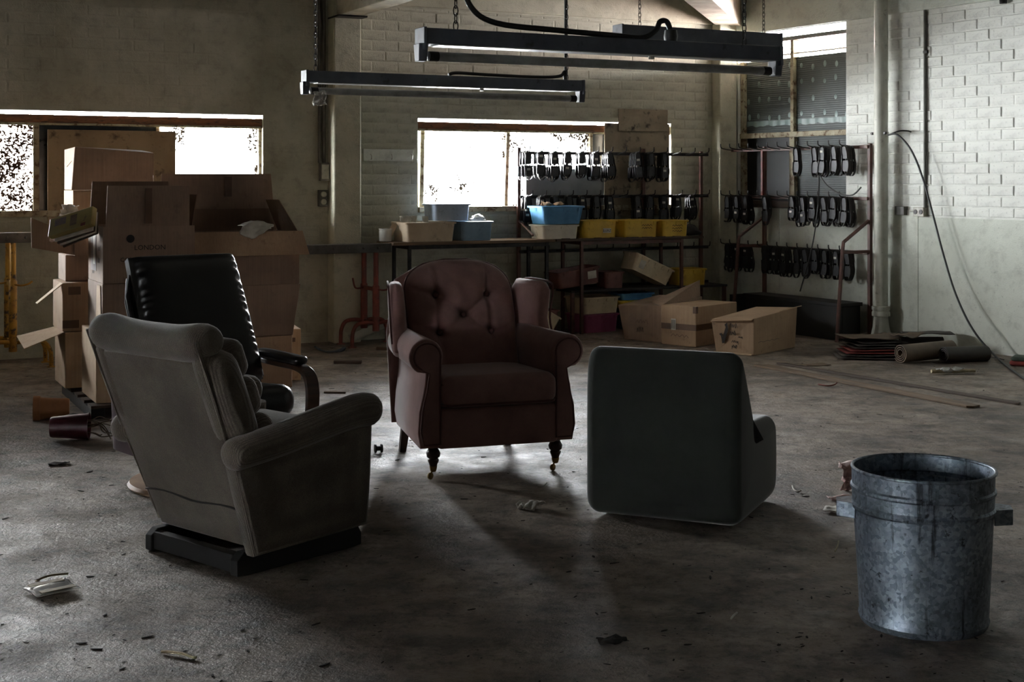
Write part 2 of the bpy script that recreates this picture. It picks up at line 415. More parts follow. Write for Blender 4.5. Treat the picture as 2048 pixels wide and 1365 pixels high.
# galvanised steel
m, nt, bs, out = newmat('galvanised_steel'); v = coords(nt)
vo = N(nt, 'ShaderNodeTexVoronoi'); vo.inputs['Scale'].default_value = 90; nt.links.new(v, vo.inputs['Vector'])
sep = N(nt, 'ShaderNodeSeparateColor'); nt.links.new(vo.outputs['Color'], sep.inputs[0])
c = mix(nt, sep.outputs[0], rgb(112, 124, 136), rgb(158, 170, 184))
c = mix(nt, math_(nt, 'MULTIPLY', noise(nt, v, 5, 6, .65, .45, .72), .75), c, rgb(60, 62, 64))
vs_ = coords(nt, (16, 16, 1.2))
c = mix(nt, math_(nt, 'MULTIPLY', noise(nt, vs_, 1.6, 5, .7, .56, .66), .8), c, rgb(34, 32, 30))
c = mix(nt, math_(nt, 'MULTIPLY', noise(nt, v, 30, 5, .7, .60, .68), .8), c, rgb(30, 28, 27))
nt.links.new(c, bs.inputs['Base Color']); bs.inputs['Metallic'].default_value = .75; bs.inputs['Roughness'].default_value = .46
bump(nt, bs, noise(nt, v, 12, 4, .6, 0, 1), .3, .006)
M['galv'] = m

def glassmat(name, dirt, amount, tint=(1, 1, 1, 1), lo=.48, hi=.62, scale=3.0, wire=True):
    m, nt, bs, out = newmat(name); nt.nodes.remove(bs)
    v = coords(nt)
    tr = N(nt, 'ShaderNodeBsdfTransparent'); tr.inputs[0].default_value = tint
    df = N(nt, 'ShaderNodeBsdfDiffuse'); df.inputs[0].default_value = dirt
    tl = N(nt, 'ShaderNodeBsdfTranslucent'); tl.inputs[0].default_value = tuple(x * .05 for x in dirt[:3]) + (1,)
    a1 = N(nt, 'ShaderNodeAddShader'); nt.links.new(df.outputs[0], a1.inputs[0]); nt.links.new(tl.outputs[0], a1.inputs[1])
    f = noise(nt, v, scale, 6, .7, lo, hi)
    g = noise(nt, v, 55, 3, .7, .42, .56)
    f = math_(nt, 'MINIMUM', math_(nt, 'MULTIPLY', math_(nt, 'MULTIPLY', f, g), amount), 1.0)
    if wire:
        vw = coords(nt, (1, 1, 1))
        for ax in 'XZ':
            w = N(nt, 'ShaderNodeTexWave', wave_type='BANDS', bands_direction=ax); w.inputs['Scale'].default_value = 26; nt.links.new(vw, w.inputs['Vector'])
            e = N(nt, 'ShaderNodeMapRange'); e.inputs['From Min'].default_value = .90; e.inputs['From Max'].default_value = 1.0; e.inputs['To Max'].default_value = .22
            nt.links.new(w.outputs['Fac'], e.inputs['Value'])
            f = math_(nt, 'MAXIMUM', f, e.outputs['Result'])
    mx = N(nt, 'ShaderNodeMixShader'); nt.links.new(f, mx.inputs[0]); nt.links.new(tr.outputs[0], mx.inputs[1]); nt.links.new(a1.outputs[0], mx.inputs[2])
    nt.links.new(mx.outputs[0], out.inputs['Surface'])
    return m
M['glass_dirty'] = glassmat('dirty_wired_glass', rgb(60, 44, 34), 2.2, (.75, .72, .68, 1), lo=.38, hi=.52, scale=3.2)
M['glass_light'] = glassmat('wired_glass', rgb(70, 60, 50), 2.0, lo=.53, hi=.62, scale=2.6)
M['glass_clear'] = glassmat('clear_strip_glass', rgb(90, 80, 70), .5, lo=.6, hi=.8, wire=False)
M['glass_pink'] = glassmat('pinkish_glass', rgb(150, 110, 100), .9, (1, .86, .83, 1), .45, .6, 6, False)
M['glass_dark'] = pm('painted_out_glass', rgb(44, 48, 52), rgb(28, 30, 33), 6, .25, c3=rgb(70, 78, 84), s3=12)
M['opening_dark'] = pm('dark_opening_pane', rgb(14, 13, 12), rgb(9, 9, 8), 6, .5)  # black sheet in place of an open pane; its darkness is in the colour
m, nt, bs, out = newmat('ribbed_grey_sheet'); v = coords(nt)
w = N(nt, 'ShaderNodeTexWave', wave_type='BANDS', bands_direction='Z'); w.inputs['Scale'].default_value = 16; nt.links.new(v, w.inputs['Vector'])
c = mix(nt, noise(nt, v, 2, 4), rgb(78, 86, 84), rgb(56, 62, 61)); c = mix(nt, math_(nt, 'MULTIPLY', w.outputs['Fac'], .35), c, rgb(40, 45, 44))
nt.links.new(c, bs.inputs['Base Color']); bs.inputs['Roughness'].default_value = .5; bump(nt, bs, w.outputs['Fac'], .5, .004)
M['ribbed'] = m
M['drop'] = pm('glass_drop', rgb(128, 146, 142), rgb(104, 120, 117), 9, .3)
m, nt, bs, out = newmat('clear_plastic'); bs.inputs['Base Color'].default_value = rgb(224, 224, 220); bs.inputs['Roughness'].default_value = .25
bs.inputs['Alpha'].default_value = .55
M['clear_plastic'] = m

# ------------------------------------------------------------------ room shell
def holed_wall(x0, x1, z0, z1, holes, th):
    xs = sorted({x0, x1} | {h[0] for h in holes} | {h[1] for h in holes}); zs = sorted({z0, z1} | {h[2] for h in holes} | {h[3] for h in holes})
    nx, nz = len(xs), len(zs); b = MB()
    vs = [(x, y, z) for y in (0, th) for z in zs for x in xs]
    idx = lambda i, k, s: s * nx * nz + k * nx + i
    solid = lambda i, k: 0 <= i < nx - 1 and 0 <= k < nz - 1 and not any(h[0] < (xs[i] + xs[i + 1]) / 2 < h[1] and h[2] < (zs[k] + zs[k + 1]) / 2 < h[3] for h in holes)
    fs = []
    for i in range(nx - 1):
        for k in range(nz - 1):
            if not solid(i, k): continue
            q = [(i, k), (i + 1, k), (i + 1, k + 1), (i, k + 1)]
            fs.append(tuple(idx(a, c, 0) for a, c in q)); fs.append(tuple(idx(a, c, 1) for a, c in q[::-1]))
            for (di, dk, e) in ((0, -1, (0, 1)), (1, 0, (1, 2)), (0, 1, (2, 3)), (-1, 0, (3, 0))):
                if not solid(i + di, k + dk):
                    a, c = q[e[0]], q[e[1]]
                    fs.append((idx(a[0], a[1], 0), idx(a[0], a[1], 1), idx(c[0], c[1], 1), idx(c[0], c[1], 0)))
    return b.add(vs, fs)
def brick_mesh(l, h, mat, proud, ch=.006):
    x, z = l / 2, h / 2; b = MB()
    vs = [(sx * x, .012, sz * z) for sx, sz in ((-1, -1), (1, -1), (1, 1), (-1, 1))]
    vs += [(sx * x, -proud * .3, sz * z) for sx, sz in ((-1, -1), (1, -1), (1, 1), (-1, 1))]
    vs += [(sx * (x - ch), -proud, sz * (z - ch)) for sx, sz in ((-1, -1), (1, -1), (1, 1), (-1, 1))]
    fs = [(8, 9, 10, 11)]
    for r in (0, 4):
        for i in range(4):
            j = (i + 1) % 4; fs.append((r + i, r + j, r + 4 + j, r + 4 + i))
    return b.add(vs, fs)
def lay_bricks(wall, mat, areas, holes, proud, limit, rank, pitch=.242, course=.0905):
    recs = []
    for (x0, x1, z0, z1) in areas:
        k0 = int(math.floor(z0 / course)); k1 = int(math.ceil(z1 / course))
        for k in range(k0, k1):
            za, zb = max(z0, k * course), min(z1, (k + 1) * course)
            if zb - za < .03: continue
            off = (k % 2) * pitch / 2
            i0 = int(math.floor((x0 - off) / pitch)) - 1
            for i in range(i0, i0 + int((x1 - x0) / pitch) + 4):
                a, c = max(x0, i * pitch + off), min(x1, (i + 1) * pitch + off)
                if c - a < .03: continue
                zm = (za + zb) / 2
                for h in holes:
                    if h[2] < zb - .005 and h[3] > za + .005 and a < h[1] and c > h[0]:
                        if a >= h[0] and c <= h[1]: a = c; break
                        if a < h[0]: c = min(c, h[0])
                        elif c > h[1]: a = max(a, h[1])
                if c - a > .03: recs.append((a, c, za, zb))
    recs.sort(key=rank)
    cache = {}
    for n, (a, c, za, zb) in enumerate(recs[:limit]):
        l, h = round(c - a - .011, 3), round(zb - za - .010, 3)
        pr = proud * (.5 + .5 * ((n * 7) % 3))
        key = (l, h, round(pr, 4))
        if key not in cache: cache[key] = brick_mesh(l, h, mat, pr).mesh('brick', mat)
        o = link('brick', cache[key], wall, T((a + c) / 2, 0, (za + zb) / 2) @ RY(random.uniform(-.006, .006)))
    if len(recs) > limit:
        b = MB()
        for (a, c, za, zb) in recs[limit:]:
            t = brick_mesh(c - a - .011, zb - za - .010, mat, proud * random.choice((.5, 1, 1.4)))
            b.add(t.v, t.f, T((a + c) / 2, 0, (za + zb) / 2))
        o = b.build('brickwork', mat, wall); o['kind'] = 'stuff'

ZC = 3.55
fl = MB().bb(-9, 9, -5, 15.5, -.15, 0).build('floor', M['floor']); struct(fl, 'stained bare concrete workshop floor')
ce = MB().bb(-10, 10, -5, 17, ZC, ZC + .1).build('ceiling', M['ceiling']); struct(ce, 'dark ceiling above the hanging lamps')
wb = holed_wall(-11, .25, 0, ZC, [WIN1, WIN2], .24).build('wall_back', M['wall_back']); wb.matrix_world = BWM; struct(wb, 'grimy cream painted brick back wall with two windows')
wr = holed_wall(0, 10, 0, ZC, [WIN3], .24).build('wall_right', M['wall_right']); wr.matrix_world = RWM; struct(wr, 'white painted brick side wall with a tall window')

o = holed_wall(-5, 9.6, 0, ZC, [DOOR], .2).build('wall_left', M['wall_dark']); o.matrix_world = T(-7.7, 0, 0) @ RZ(pi / 2); struct(o, 'side wall with the loading door, out of frame')
o = MB().bb(-8, 8, -5.2, -5, 0, ZC).build('wall_rear', M['wall_dark']); struct(o, 'wall behind the camera')
o = MB().bb(7.3, 7.5, -5, 5.4, 0, ZC).build('wall_side', M['wall_dark']); struct(o, 'right wall continuing behind the camera')
# bricks, back wall: the part between the pilasters shows courses clearly, the part left of the pilaster faintly
px_l, px_r = bwl(722, 300).x, bwl(1416, 300).x
lay_bricks(wb, M['wall_back'], [(px_l, px_r, .05, 2.93)], [WIN2], .0022, 300, lambda r: abs((r[2] + r[3]) / 2 - 2.3) + .15 * abs((r[0] + r[1]) / 2 - (px_l + px_r) / 2))
lay_bricks(wb, M['wall_back'], [(bwl(-60, 300).x, bwl(655, 300).x, .05, 3.2)], [WIN1], .0016, 0, lambda r: 0)
# bricks, right wall above the sheeting
SHEET_TOP = rwl(1871, 435.5).z
rx_l, rx_r = WIN3[1], rwl(2140, 300).x
lay_bricks(wr, M['wall_right'], [(rx_l + .003, rx_r, SHEET_TOP + .01, 2.83)], [WIN3], .0055, 300, lambda r: abs(r[0] - rx_l))
# smooth painted sheets below
seam = rwl(1838, 560).x
for a, c in ((-.0 + .05, rwl(1560, 560).x), (rwl(1560, 560).x, seam), (seam, seam + 1.2), (seam + 1.2, seam + 2.4)):
    z1 = SHEET_TOP if a > rwl(1640, 400).x - .9 and a > 1.5 else 1.14
    MB().bb(a + .002, c - .002, -.012, .0, .02, z1).build('wall_sheet', M['panel_right'], wr, bevel=.002)

# pilasters, ledges, beams
def bwbox(name, px0, px1, z0, z1, n0, n1, mat, lab, bevel=.006):
    a, c = bwl(px0, 300, n1).x, bwl(px1, 300, n1).x
    o = MB().bb(a, c, -n1, -n0, z0, z1).build(name, mat, bevel=bevel); o.matrix_world = BWM
    return struct(o, lab)
bwbox('trim_1', 668, 723, 0, ZC, 0, .165, M['plaster'], 'plastered pilaster on the back wall beside the red trestle', .012)
bwbox('trim_2', 1440, 1474, 0, ZC, 0, .14, M['plaster'], 'plastered corner pilaster beside the tall window', .012)
o = MB().bb(bwl(725, 100).x, bwl(1438, 100).x, -.035, 0, 2.94, ZC).build('trim_3', M['plaster'], bevel=.008); o.matrix_world = BWM; struct(o, 'projecting concrete band high on the back wall')
o = MB().bb(.02, 9.5, -.03, 0, 2.842, ZC).build('trim_4', M['panel_right'], bevel=.008); o.matrix_world = RWM; struct(o, 'projecting concrete lintel band on the side wall')
# beam resting on the pilaster, running into the room
pc = (bwl(668, 300, .165).x + bwl(723, 300, .165).x) / 2
o = MB().bb(pc - .1, pc + .1, -7.5, -.02, 2.80, 3.1).build('trim_5', M['beam'], bevel=.008); o.matrix_world = BWM; struct(o, 'painted ceiling beam resting on the pilaster')
MB().bb(pc - .13, pc + .13, -.30, -.02, 2.785, 2.80).build('bearing_plate', M['steel_dark'], o)
bis = Vector((-.28, -.96, 0)).normalized()
o = MB().bb(-.12, .12, .05, 8.5, 2.93, 3.3).build('trim_6', M['beam'], bevel=.008)
o.matrix_world = Matrix.Translation(CORNER + Vector((-.06, -.05, 0))) @ RZ(atan2(bis.y, bis.x) - pi / 2)
struct(o, 'diagonal hip beam running out of the room corner')

# ------------------------------------------------------------------ windows
def bar(win, x0, x1, z0, z1, y0, y1, mat, name='frame_bar', rot=0):
    MB().bb(-(x1 - x0) / 2, (x1 - x0) / 2, y0, y1, -(z1 - z0) / 2, (z1 - z0) / 2).build(name, mat, win, bevel=.004, M=T((x0 + x1) / 2, 0, (z0 + z1) / 2) @ RY(rot))
def pane(win, x0, x1, z0, z1, y, mat, name='pane'):
    return MB().bb(x0, x1, y - .003, y + .003, z0, z1).build(name, mat, win)
YF = .06
def low_window(win, W, mull, panes):
    x0, x1, z0, z1 = W
    bar(win, x0, x1, z1 - .095, z1 - .030, YF - .035, YF + .06, M['rusty'], 'head_board')
    pane(win, x0 + .01, x1 - .01, z1 - .030, z1 - .004, YF + .02, M['glass_clear'], 'head_pane')
    bar(win, x0, x1, z1 - .113, z1 - .096, YF - .045, YF + .05, M['frame_paint'])
    bar(win, x0, x1, z0 - .02, z0 + .028, YF - .10, YF + .06, M['frame_paint'], 'sill')
    for mx, wd, rt in mull: bar(win, mx - wd / 2, mx + wd / 2, z0 + .028, z1 - .113, YF - .02, YF + .04, M['frame_paint'], rot=rt)
    for a, c, mat in panes: pane(win, a, c, z0 + .028, z1 - .113, YF + .02, M[mat])
w1 = sempty('window_1', BWM, 'dirty wired-glass window on the left half-hidden by boxes')
X = lambda p: bwl(p, 330, -YF).x
low_window(w1, WIN1, [(X(72), .045, 0), (X(315), .03, 0), (X(521), .045, 0), (X(-180), .04, 0), (X(-460), .04, 0)],
           [(X(-178), X(70), 'glass_dirty'), (X(-458), X(-182), 'glass_light'), (X(-555), X(-462), 'glass_light'), (X(74), X(314), 'glass_dark'), (X(316), X(520), 'glass_light')])
w2 = sempty('window_2', BWM, 'blown-out bright window behind the table of plastic bins')
low_window(w2, WIN2, [(X(843), .04, .02), (X(1013), .035, .035), (X(1181), .03, 0), (X(1212), .02, 0), (X(1336), .04, 0)],
           [(X(845), X(1012), 'glass_light'), (X(1014), X(1180), 'glass_light'), (X(1182), X(1211), 'glass_dark'), (X(1213), X(1335), 'glass_light')])
w3 = sempty('window_3', RWM, 'tall window with dark ribbed sheets and bright strips at the top')
x0, x1, z0, z1 = WIN3; R = lambda p: rwl(p, 330, -YF).x; xm = R(1588)
pane(w3, x0, x1, z1 - .062, z1 - .003, YF + .02, M['glass_clear'], 'head_pane')
bar(w3, x0, x1, z1 - .10, z1 - .06, YF - .03, YF + .05, M['conduit'], 'head_bar')
for a, c in ((x0, xm - .015), (xm + .015, x1)): pane(w3, a, c, z1 - .225, z1 - .10, YF + .02, M['glass_pink'])
bar(w3, x0, x1, z1 - .235, z1 - .222, YF - .02, YF + .04, M['frame_paint'])
for a, c in ((x0, xm - .012), (xm + .012, x1)):
    pane(w3, a, c, z1 - .262, z1 - .235, YF + .02, M['glass_clear'], 'strip_pane')
    p = pane(w3, a, c, 1.86, z1 - .262, YF + .015, M['ribbed'], 'ribbed_sheet')
    nx = 5
    for i in range(nx):
        for k in range(4):
            if random.random() < .12: continue
            zz = 2.02 + k * .155 + random.uniform(-.02, .02); xx = a + (c - a) * (i + .6) / nx + random.uniform(-.015, .015)
            MB().lathe([(.001, -.004), (.018, -.003), (.02, 0), (.012, .003), (.001, .004)], 9, T(xx, YF + .011, zz) @ RX(pi / 2) @ Matrix.Diagonal((1, random.uniform(1.1, 1.7), 1, 1))).build('glass_drop', M['drop'], p, smooth=50)
    # peeling paper strip along the foot of the sheet
    MB().grid(lambda u, v: (a + (c - a) * u, YF + .008 + .004 * sin(40 * u), 1.93 + .05 * v + (1 - v) * .02 * mnoise.noise((u * 9 + a, 2, 0))), 40, 1).build('peeling_strip', M['drop'], p, solid=.002)
bar(w3, x0, x1, 1.81, 1.86, YF - .04, YF + .05, M['frame_paint'])
bar(w3, x0, x0 + .05, z0, z1 - .26, YF - .03, YF + .05, M['frame_paint']); bar(w3, x1 - .02, x1, z0, z1 - .26, YF - .0, YF + .05, M['frame_paint'])
bar(w3, xm - .022, xm + .022, 1.86, z1 - .10, YF - .03, YF + .05, M['frame_paint']); bar(w3, xm - .035, xm + .035, z0, 1.81, YF - .03, YF + .05, M['frame_paint'])
bar(w3, x0, x1, z0 - .02, z0 + .05, YF - .12, YF + .05, M['timber_dark'], 'sill')
pane(w3, x0 + .05, xm - .035, z0 + .05, 1.81, YF + .02, M['opening_dark'])
pane(w3, xm + .035, x1 - .02, z0 + .05, 1.81, YF + .015, M['ribbed'], 'ribbed_sheet')

# boards against the windows
def bwboard(name, px0, px1, py0, py1, n, th, mat, lab, cat, tilt=0.0):
    a, b = bwl(px0, py1, n), bwl(px1, py0, n)
    o = MB().bb(0, b.x - a.x, -th / 2, th / 2, 0, b.z - a.z).build(name, mat, bevel=.002)
    o.matrix_world = BWM @ T(a.x, -n, a.z) @ RX(tilt)
    return tag(o, lab, cat)
bwboard('plywood_sheet', 95, 351, 263, 470, .02, .012, M['plywood'], 'large stained plywood sheet covering the middle of the left window', 'board')
bwboard('plywood_sheet', 1237, 1335, 220, 262, .035, .012, M['board'], 'grubby square board nailed above the window, the topmost one', 'board')
bwboard('plywood_sheet', 1209, 1338, 249, 432, .02, .012, M['board'], 'tall grubby board covering the right end of the middle window', 'board')
bwboard('grey_sheet', 1052, 1207, 338, 436, .015, .008, M['grey_sheet'], 'smooth grey sheet behind the hanging dies in the middle window', 'board')
o = bwboard('hook_board', 727, 826, 299, 322, .018, .018, M['panel_right'], 'white painted hook board on the wall left of the bright window', 'hook board')
for px in (741, 782, 822):
    p = BWI @ bwp(px, 313, .02); q = o.matrix_world.inverted() @ (BWM @ p)
    MB().tube(catmull([(q.x, -.008, q.z + .02), (q.x, -.03, q.z + .005), (q.x, -.03, q.z - .02), (q.x, -.015, q.z - .025)], 4), .004, 6).build('hook', M['lamp_white'], o, smooth=60)

# ------------------------------------------------------------------ services on the walls
def vertical(path_px, fn, n, r, name, mat, lab, cat, group=None):
    pts = [fn(x, y, n) for x, y in path_px]
    return tag(MB().tube(pts, r, 10).build(name, mat, smooth=60), lab, cat, group)
for k, px in enumerate((639, 648)):
    a = bwp(px, 300, .03); z = bwp(px, 326, .03).z
    o = MB().tube([(a.x, a.y, z), (a.x, a.y, ZC)], .015, 10).build('conduit', M['conduit'], smooth=60)
    tag(o, ('left' if k == 0 else 'right') + ' one of two dark conduits running up beside the pilaster', 'conduit', 'conduits beside the pilaster')
def wallbox(name, fn, WM_, px0, px1, py0, py1, th, mat, lab, cat, detail, n=0.0):
    inv = WM_.inverted(); a, b = inv @ fn(px0, py1, n), inv @ fn(px1, py0, n)
    t = thing(name, lab, cat, WM_ @ T((a.x + b.x) / 2, -n, (a.z + b.z) / 2)); w, h = b.x - a.x, b.z - a.z
    MB().bb(-w / 2, w / 2, -th, 0, -h / 2, h / 2).build('box_body', mat, t, bevel=.004)
    if detail == 'outlet':
        for s in (-1, 1):
            MB().lathe([(w * .34, 0), (w * .34, .008), (w * .28, .012), (.001, .012)], 14, T(0, -th, s * h * .23) @ RX(pi / 2)).build('socket', M['switch'], t, smooth=40)
    elif detail == 'plate':
        MB().bb(-w * .4, w * .4, -th - .005, -th, -h * .4, h * .4).build('cover_plate', M['switch'], t, bevel=.002)
        MB().bb(-w * .08, w * .08, -th - .018, -th - .004, -h * .12, h * .12).build('switch_lever', M['switch'], t, bevel=.002)
    elif detail == 'double':
        for s in (-1, 1): MB().lathe([(h * .25, 0), (h * .25, .005), (.001, .005)], 12, T(s * w * .25, -th, 0) @ RX(pi / 2)).build('socket', M['steel_dark'], t, smooth=40)
    return t
wallbox('switch_box', bwp, BWM, 637, 655, 326, 362, .06, M['conduit'], 'grey steel switch box below the twin conduits', 'switch box', 'plate')
wallbox('power_outlet', bwp, BWM, 635, 652, 380, 413, .05, M['conduit'], 'old twin round power outlet below the switch box', 'power outlet', 'outlet')
wallbox('junction_box', rwp, RWM, 1797, 1816, 413, 430, .05, M['conduit'], 'dark junction box left of the white outlet on the right wall', 'junction box', '')
wallbox('power_outlet', rwp, RWM, 1834, 1855, 415, 433, .05, M['switch'], 'white double power outlet at the foot of the wall conduit', 'power outlet', 'double')
a, b = rwl(1820, 422, .03), rwl(1836, 422, .03)
o = MB().tube([(a.x, -.025, a.z), (b.x, -.025, a.z)], .009, 8).build('conduit', M['pipe'], smooth=60); o.matrix_world = RWM; tag(o, 'short horizontal conduit joining junction box and white outlet', 'conduit')
a = rwl(1850, 300, .02); o = MB().tube([(a.x, -.02, rwl(1850, 416, .02).z), (a.x, -.02, 2.84)], .013, 8).build('conduit', M['conduit'], smooth=60); o.matrix_world = RWM
tag(o, 'thin vertical conduit rising from the white outlet on the right wall', 'conduit')
c = rwl(1851, 104, .02); o2 = MB().bb(c.x - .02, c.x + .02, -.03, 0, c.z - .012, c.z + .012).build('conduit_clip', M['steel_dark'], o)
# downpipe
q = rwp(1762, 300, .13)
t = thing('downpipe', 'thick white painted cast-iron downpipe in front of the side wall', 'pipe', T(q.x, q.y, 0))
zc = lambda y: CAMZ + (HORIZ - y) / FPX * q.y
MB().lathe([(.058, zc(690) if zc(690) > 0 else 0), (.058, 3.4)], 24).build('pipe_shaft', M['pipe'], t, smooth=50)
MB().lathe([(.059, zc(633)), (.078, zc(632)), (.078, zc(625)), (.070, zc(622)), (.078, zc(619)), (.078, zc(613)), (.059, zc(612))], 24).build('collar', M['pipe'], t, smooth=40)
MB().lathe([(.06, zc(634)), (.068, zc(650)), (.088, zc(672)), (.088, .012), (.06, .008)], 24).build('bell_foot', M['pipe'], t, smooth=40)
MB().lathe([(.059, zc(267) - .012), (.064, zc(267) - .012), (.064, zc(267) + .012), (.059, zc(267) + .012)], 24).build('strap', M['pipe'], t, smooth=40)
for s in (-1, 1): MB().lathe([(.001, 0), (.012, 0), (.012, .02), (.001, .02)], 8, RZ(AR) @ T(s * .075, -.02, zc(267)) @ RX(pi / 2)).build('strap_bolt', M['steel_dark'], t)
# loose black cable from the strap to the floor
pts = [rwp(1776, 270, .16), rwp(1795, 270, .15), rwp(1822, 300, .12), rwp(1845, 355, .11), rwp(1866, 430, .11), rwp(1887, 510, .12), rwp(1912, 590, .15), rwp(1946, 660, .20), rwp(1990, 712, .26)]
pts += [atz(2040, 752, .012), atz(2110, 800, .012)]
o = MB().tube(catmull(pts, 7), .0085, 7).build('black_cable', M['cable'], smooth=60); tag(o, 'loose black cable sagging from the downpipe strap to the floor', 'cable')
pts = [rwp(1782, 268, .14), rwp(1800, 262, .10), rwp(1815, 262, .05), rwp(1822, 264, .01)]
o = MB().tube(catmull(pts, 5), .007, 6).build('black_cable', M['cable'], smooth=60); tag(o, 'short black cable end tied to the downpipe strap', 'cable')
pts = [atz(1960, 712, .01), atz(1978, 714, .01), atz(1996, 717, .01), atz(2008, 720, .01)]
o = MB().tube(catmull(pts, 5), .004, 6).build('thin_cord', M['cable'], smooth=60); tag(o, 'thin dark cord on the floor along the side wall', 'cord')
q = rwl(2013, 8, .0); o = MB().lathe([(.001, 0), (.028, 0), (.03, .03), (.018, .05), (.02, .10), (.001, .11)], 10).build('wall_bracket', M['steel_dark'], smooth=40); o.matrix_world = RWM @ T(q.x, -.04, q.z)
tag(o, 'small black bracket high on the right wall bricks', 'bracket')

# ------------------------------------------------------------------ hanging fluorescent fittings
def chain(parent, x, y, z0, z1, r=.009, wire=.0022, mat=None):
    b = MB(); n = int((z1 - z0) / (r * 3.0)); st = (z1 - z0) / max(n, 1)
    for i in range(n):
        zc_ = z0 + (i + .5) * st; L = st * .72
        path = []
        for k in range(10):
            a = 2 * pi * k / 10
            p = (r * cos(a), 0, L * sin(a)) if i % 2 == 0 else (0, r * cos(a), L * sin(a))
            path.append((x + p[0], y + p[1], zc_ + p[2]))
        b.tube(path, wire, 5, closed=True)
    return b.build('chain', mat or M['chain'], parent, smooth=60)
def fitting(label, p0, L, ztop, chains, hh=.058, dy=.09, tubes=True, mat='lamp_paint'):
    t = thing('fluorescent_light', label, 'light fitting', Matrix.Translation((p0.x, p0.y, ztop)) @ RZ(AB), 'hanging fluorescent fittings')
    prof = [(-dy / 2, -hh), (dy / 2, -hh), (dy / 2 - .008, 0), (-dy / 2 + .008, 0)]
    MB().prism(prof, 0, L, frame((0, 0, 0), (0, 1, 0), (0, 0, 1))).build('housing', M[mat], t, bevel=.004)
    MB().bb(.05, L - .05, -dy / 2 + .006, dy / 2 - .006, -hh - .003, -hh).build('reflector', M['lamp_white'], t)
    for x in (-.012, L):
        MB().bb(x, x + .012, -dy / 2, dy / 2, -hh - .02, .003).build('end_cap', M[mat], t, bevel=.003)
        MB().hexa([(x - .01, -.02, -.118), (x + .022, -.02, -.118), (x + .022, .02, -.118), (x - .01, .02, -.118), (x - .012, -.028, -.055), (x + .024, -.028, -.055), (x + .024, .028, -.055), (x - .012, .028, -.055)]).build('lamp_holder', M[mat], t, bevel=.003)
    if tubes:
        MB().lathe([(.010, .018), (.017, .022), (.017, L - .022), (.010, L - .018)], 14, T(0, 0, -.098) @ RY(pi / 2)).build('lamp_tube', M['tube_glass'], t, smooth=50)
        for xx in (.024, L - .06):
            MB().lathe([(.0178, 0), (.0178, .036)], 14, T(xx, 0, -.098) @ RY(pi / 2)).build('tube_cap', M['chain'], t, smooth=50)
    MB().lathe([(.001, 0), (.012, 0), (.012, .014), (.001, .014)], 8, T(L * .62, 0, -hh - .014)).build('starter', M['lamp_white'], t)
    for x in chains: chain(t, x, 0, .002, ZC - ztop)
    return t
A = fitting('largest fluorescent fitting, hanging nearest the camera at top centre', atd(845, 57, 4.90), 1.55, 1.94, [.13, 1.40])
B = fitting('lower fluorescent fitting hanging on the left in front of the pilaster', atd(612, 142, 6.80), 1.55, 1.94, [.05, 1.47])
Cc = fitting('small fluorescent fitting hanging behind the large one at upper right', atd(1238, 49, 8.5), 1.2, 2.358, [.15, 1.1], hh=.085, dy=.12)
chain(A, -.0 + .62, 3.2, .9, ZC - 1.94, .008)
MB().tube(catmull([(.16, .02, 1.5), (.16, .02, .35), (.165, .02, .20), (.20, .02, .09), (.30, .01, .035), (.55, 0, .02), (.80, 0, .012), (.92, 0, .01), (.98, 0, .04), (1.0, 0, .075), (1.03, 0, .078), (1.05, 0, .04)], 6), .011, 8).build('power_cable', M['cable'], A, smooth=60)
MB().lathe([(.001, 0), (.024, 0), (.028, .02), (.024, .045), (.001, .05)], 10, T(1.05, 0, .0)).build('cable_plug', M['cable'], A, smooth=40)
MB().tube(catmull([(1.475, .02, 1.5), (1.475, .02, .10), (1.465, .02, .05), (1.43, .01, .022), (1.3, 0, .012), (1.0, 0, .014), (.82, 0, .018), (.77, 0, .006)], 6), .009, 8).build('power_cable', M['cable'], B, smooth=60)
def rag(name, M_, w, h, amp, mat, seed, lab=None, cat=None, parent=None, n=10, solid=.0015, group=None):
    fn = lambda u, v: ((u - .5) * w, (v - .5) * h, amp * mnoise.noise((u * 3.1 + seed, v * 3.3, seed)) + .5 * amp * mnoise.noise((u * 7 + seed, v * 7, seed * 2)) + .4 * amp)
    o = MB().grid(fn, n, n).build(name, mat, parent, solid=solid, smooth=70)
    if parent is None: o.matrix_world = M_; tag(o, lab, cat, group)
    else: o.matrix_local = M_
    return o
rag('torn_wrapper', T(.06, -.02, -.14) @ RX(radians(80)), .06, .07, .04, M['paper'], 3.3, parent=B)

# ------------------------------------------------------------------ dusty pink wing armchair
def ring_outline(c, r, a0, a1, n):
    return [(c[0] + r * cos(radians(a0 + (a1 - a0) * k / n)), c[1] + r * sin(radians(a0 + (a1 - a0) * k / n))) for k in range(n + 1)]
ang = radians(18.7)
t = thing('wing_armchair', 'dusty pink button-back wing armchair on turned castor legs', 'armchair', T(-.154 - .03 * cos(ang), 6.85 - .03 * sin(ang), 0) @ RZ(ang))
V, VD = M['velvet'], M['velvet_dark']
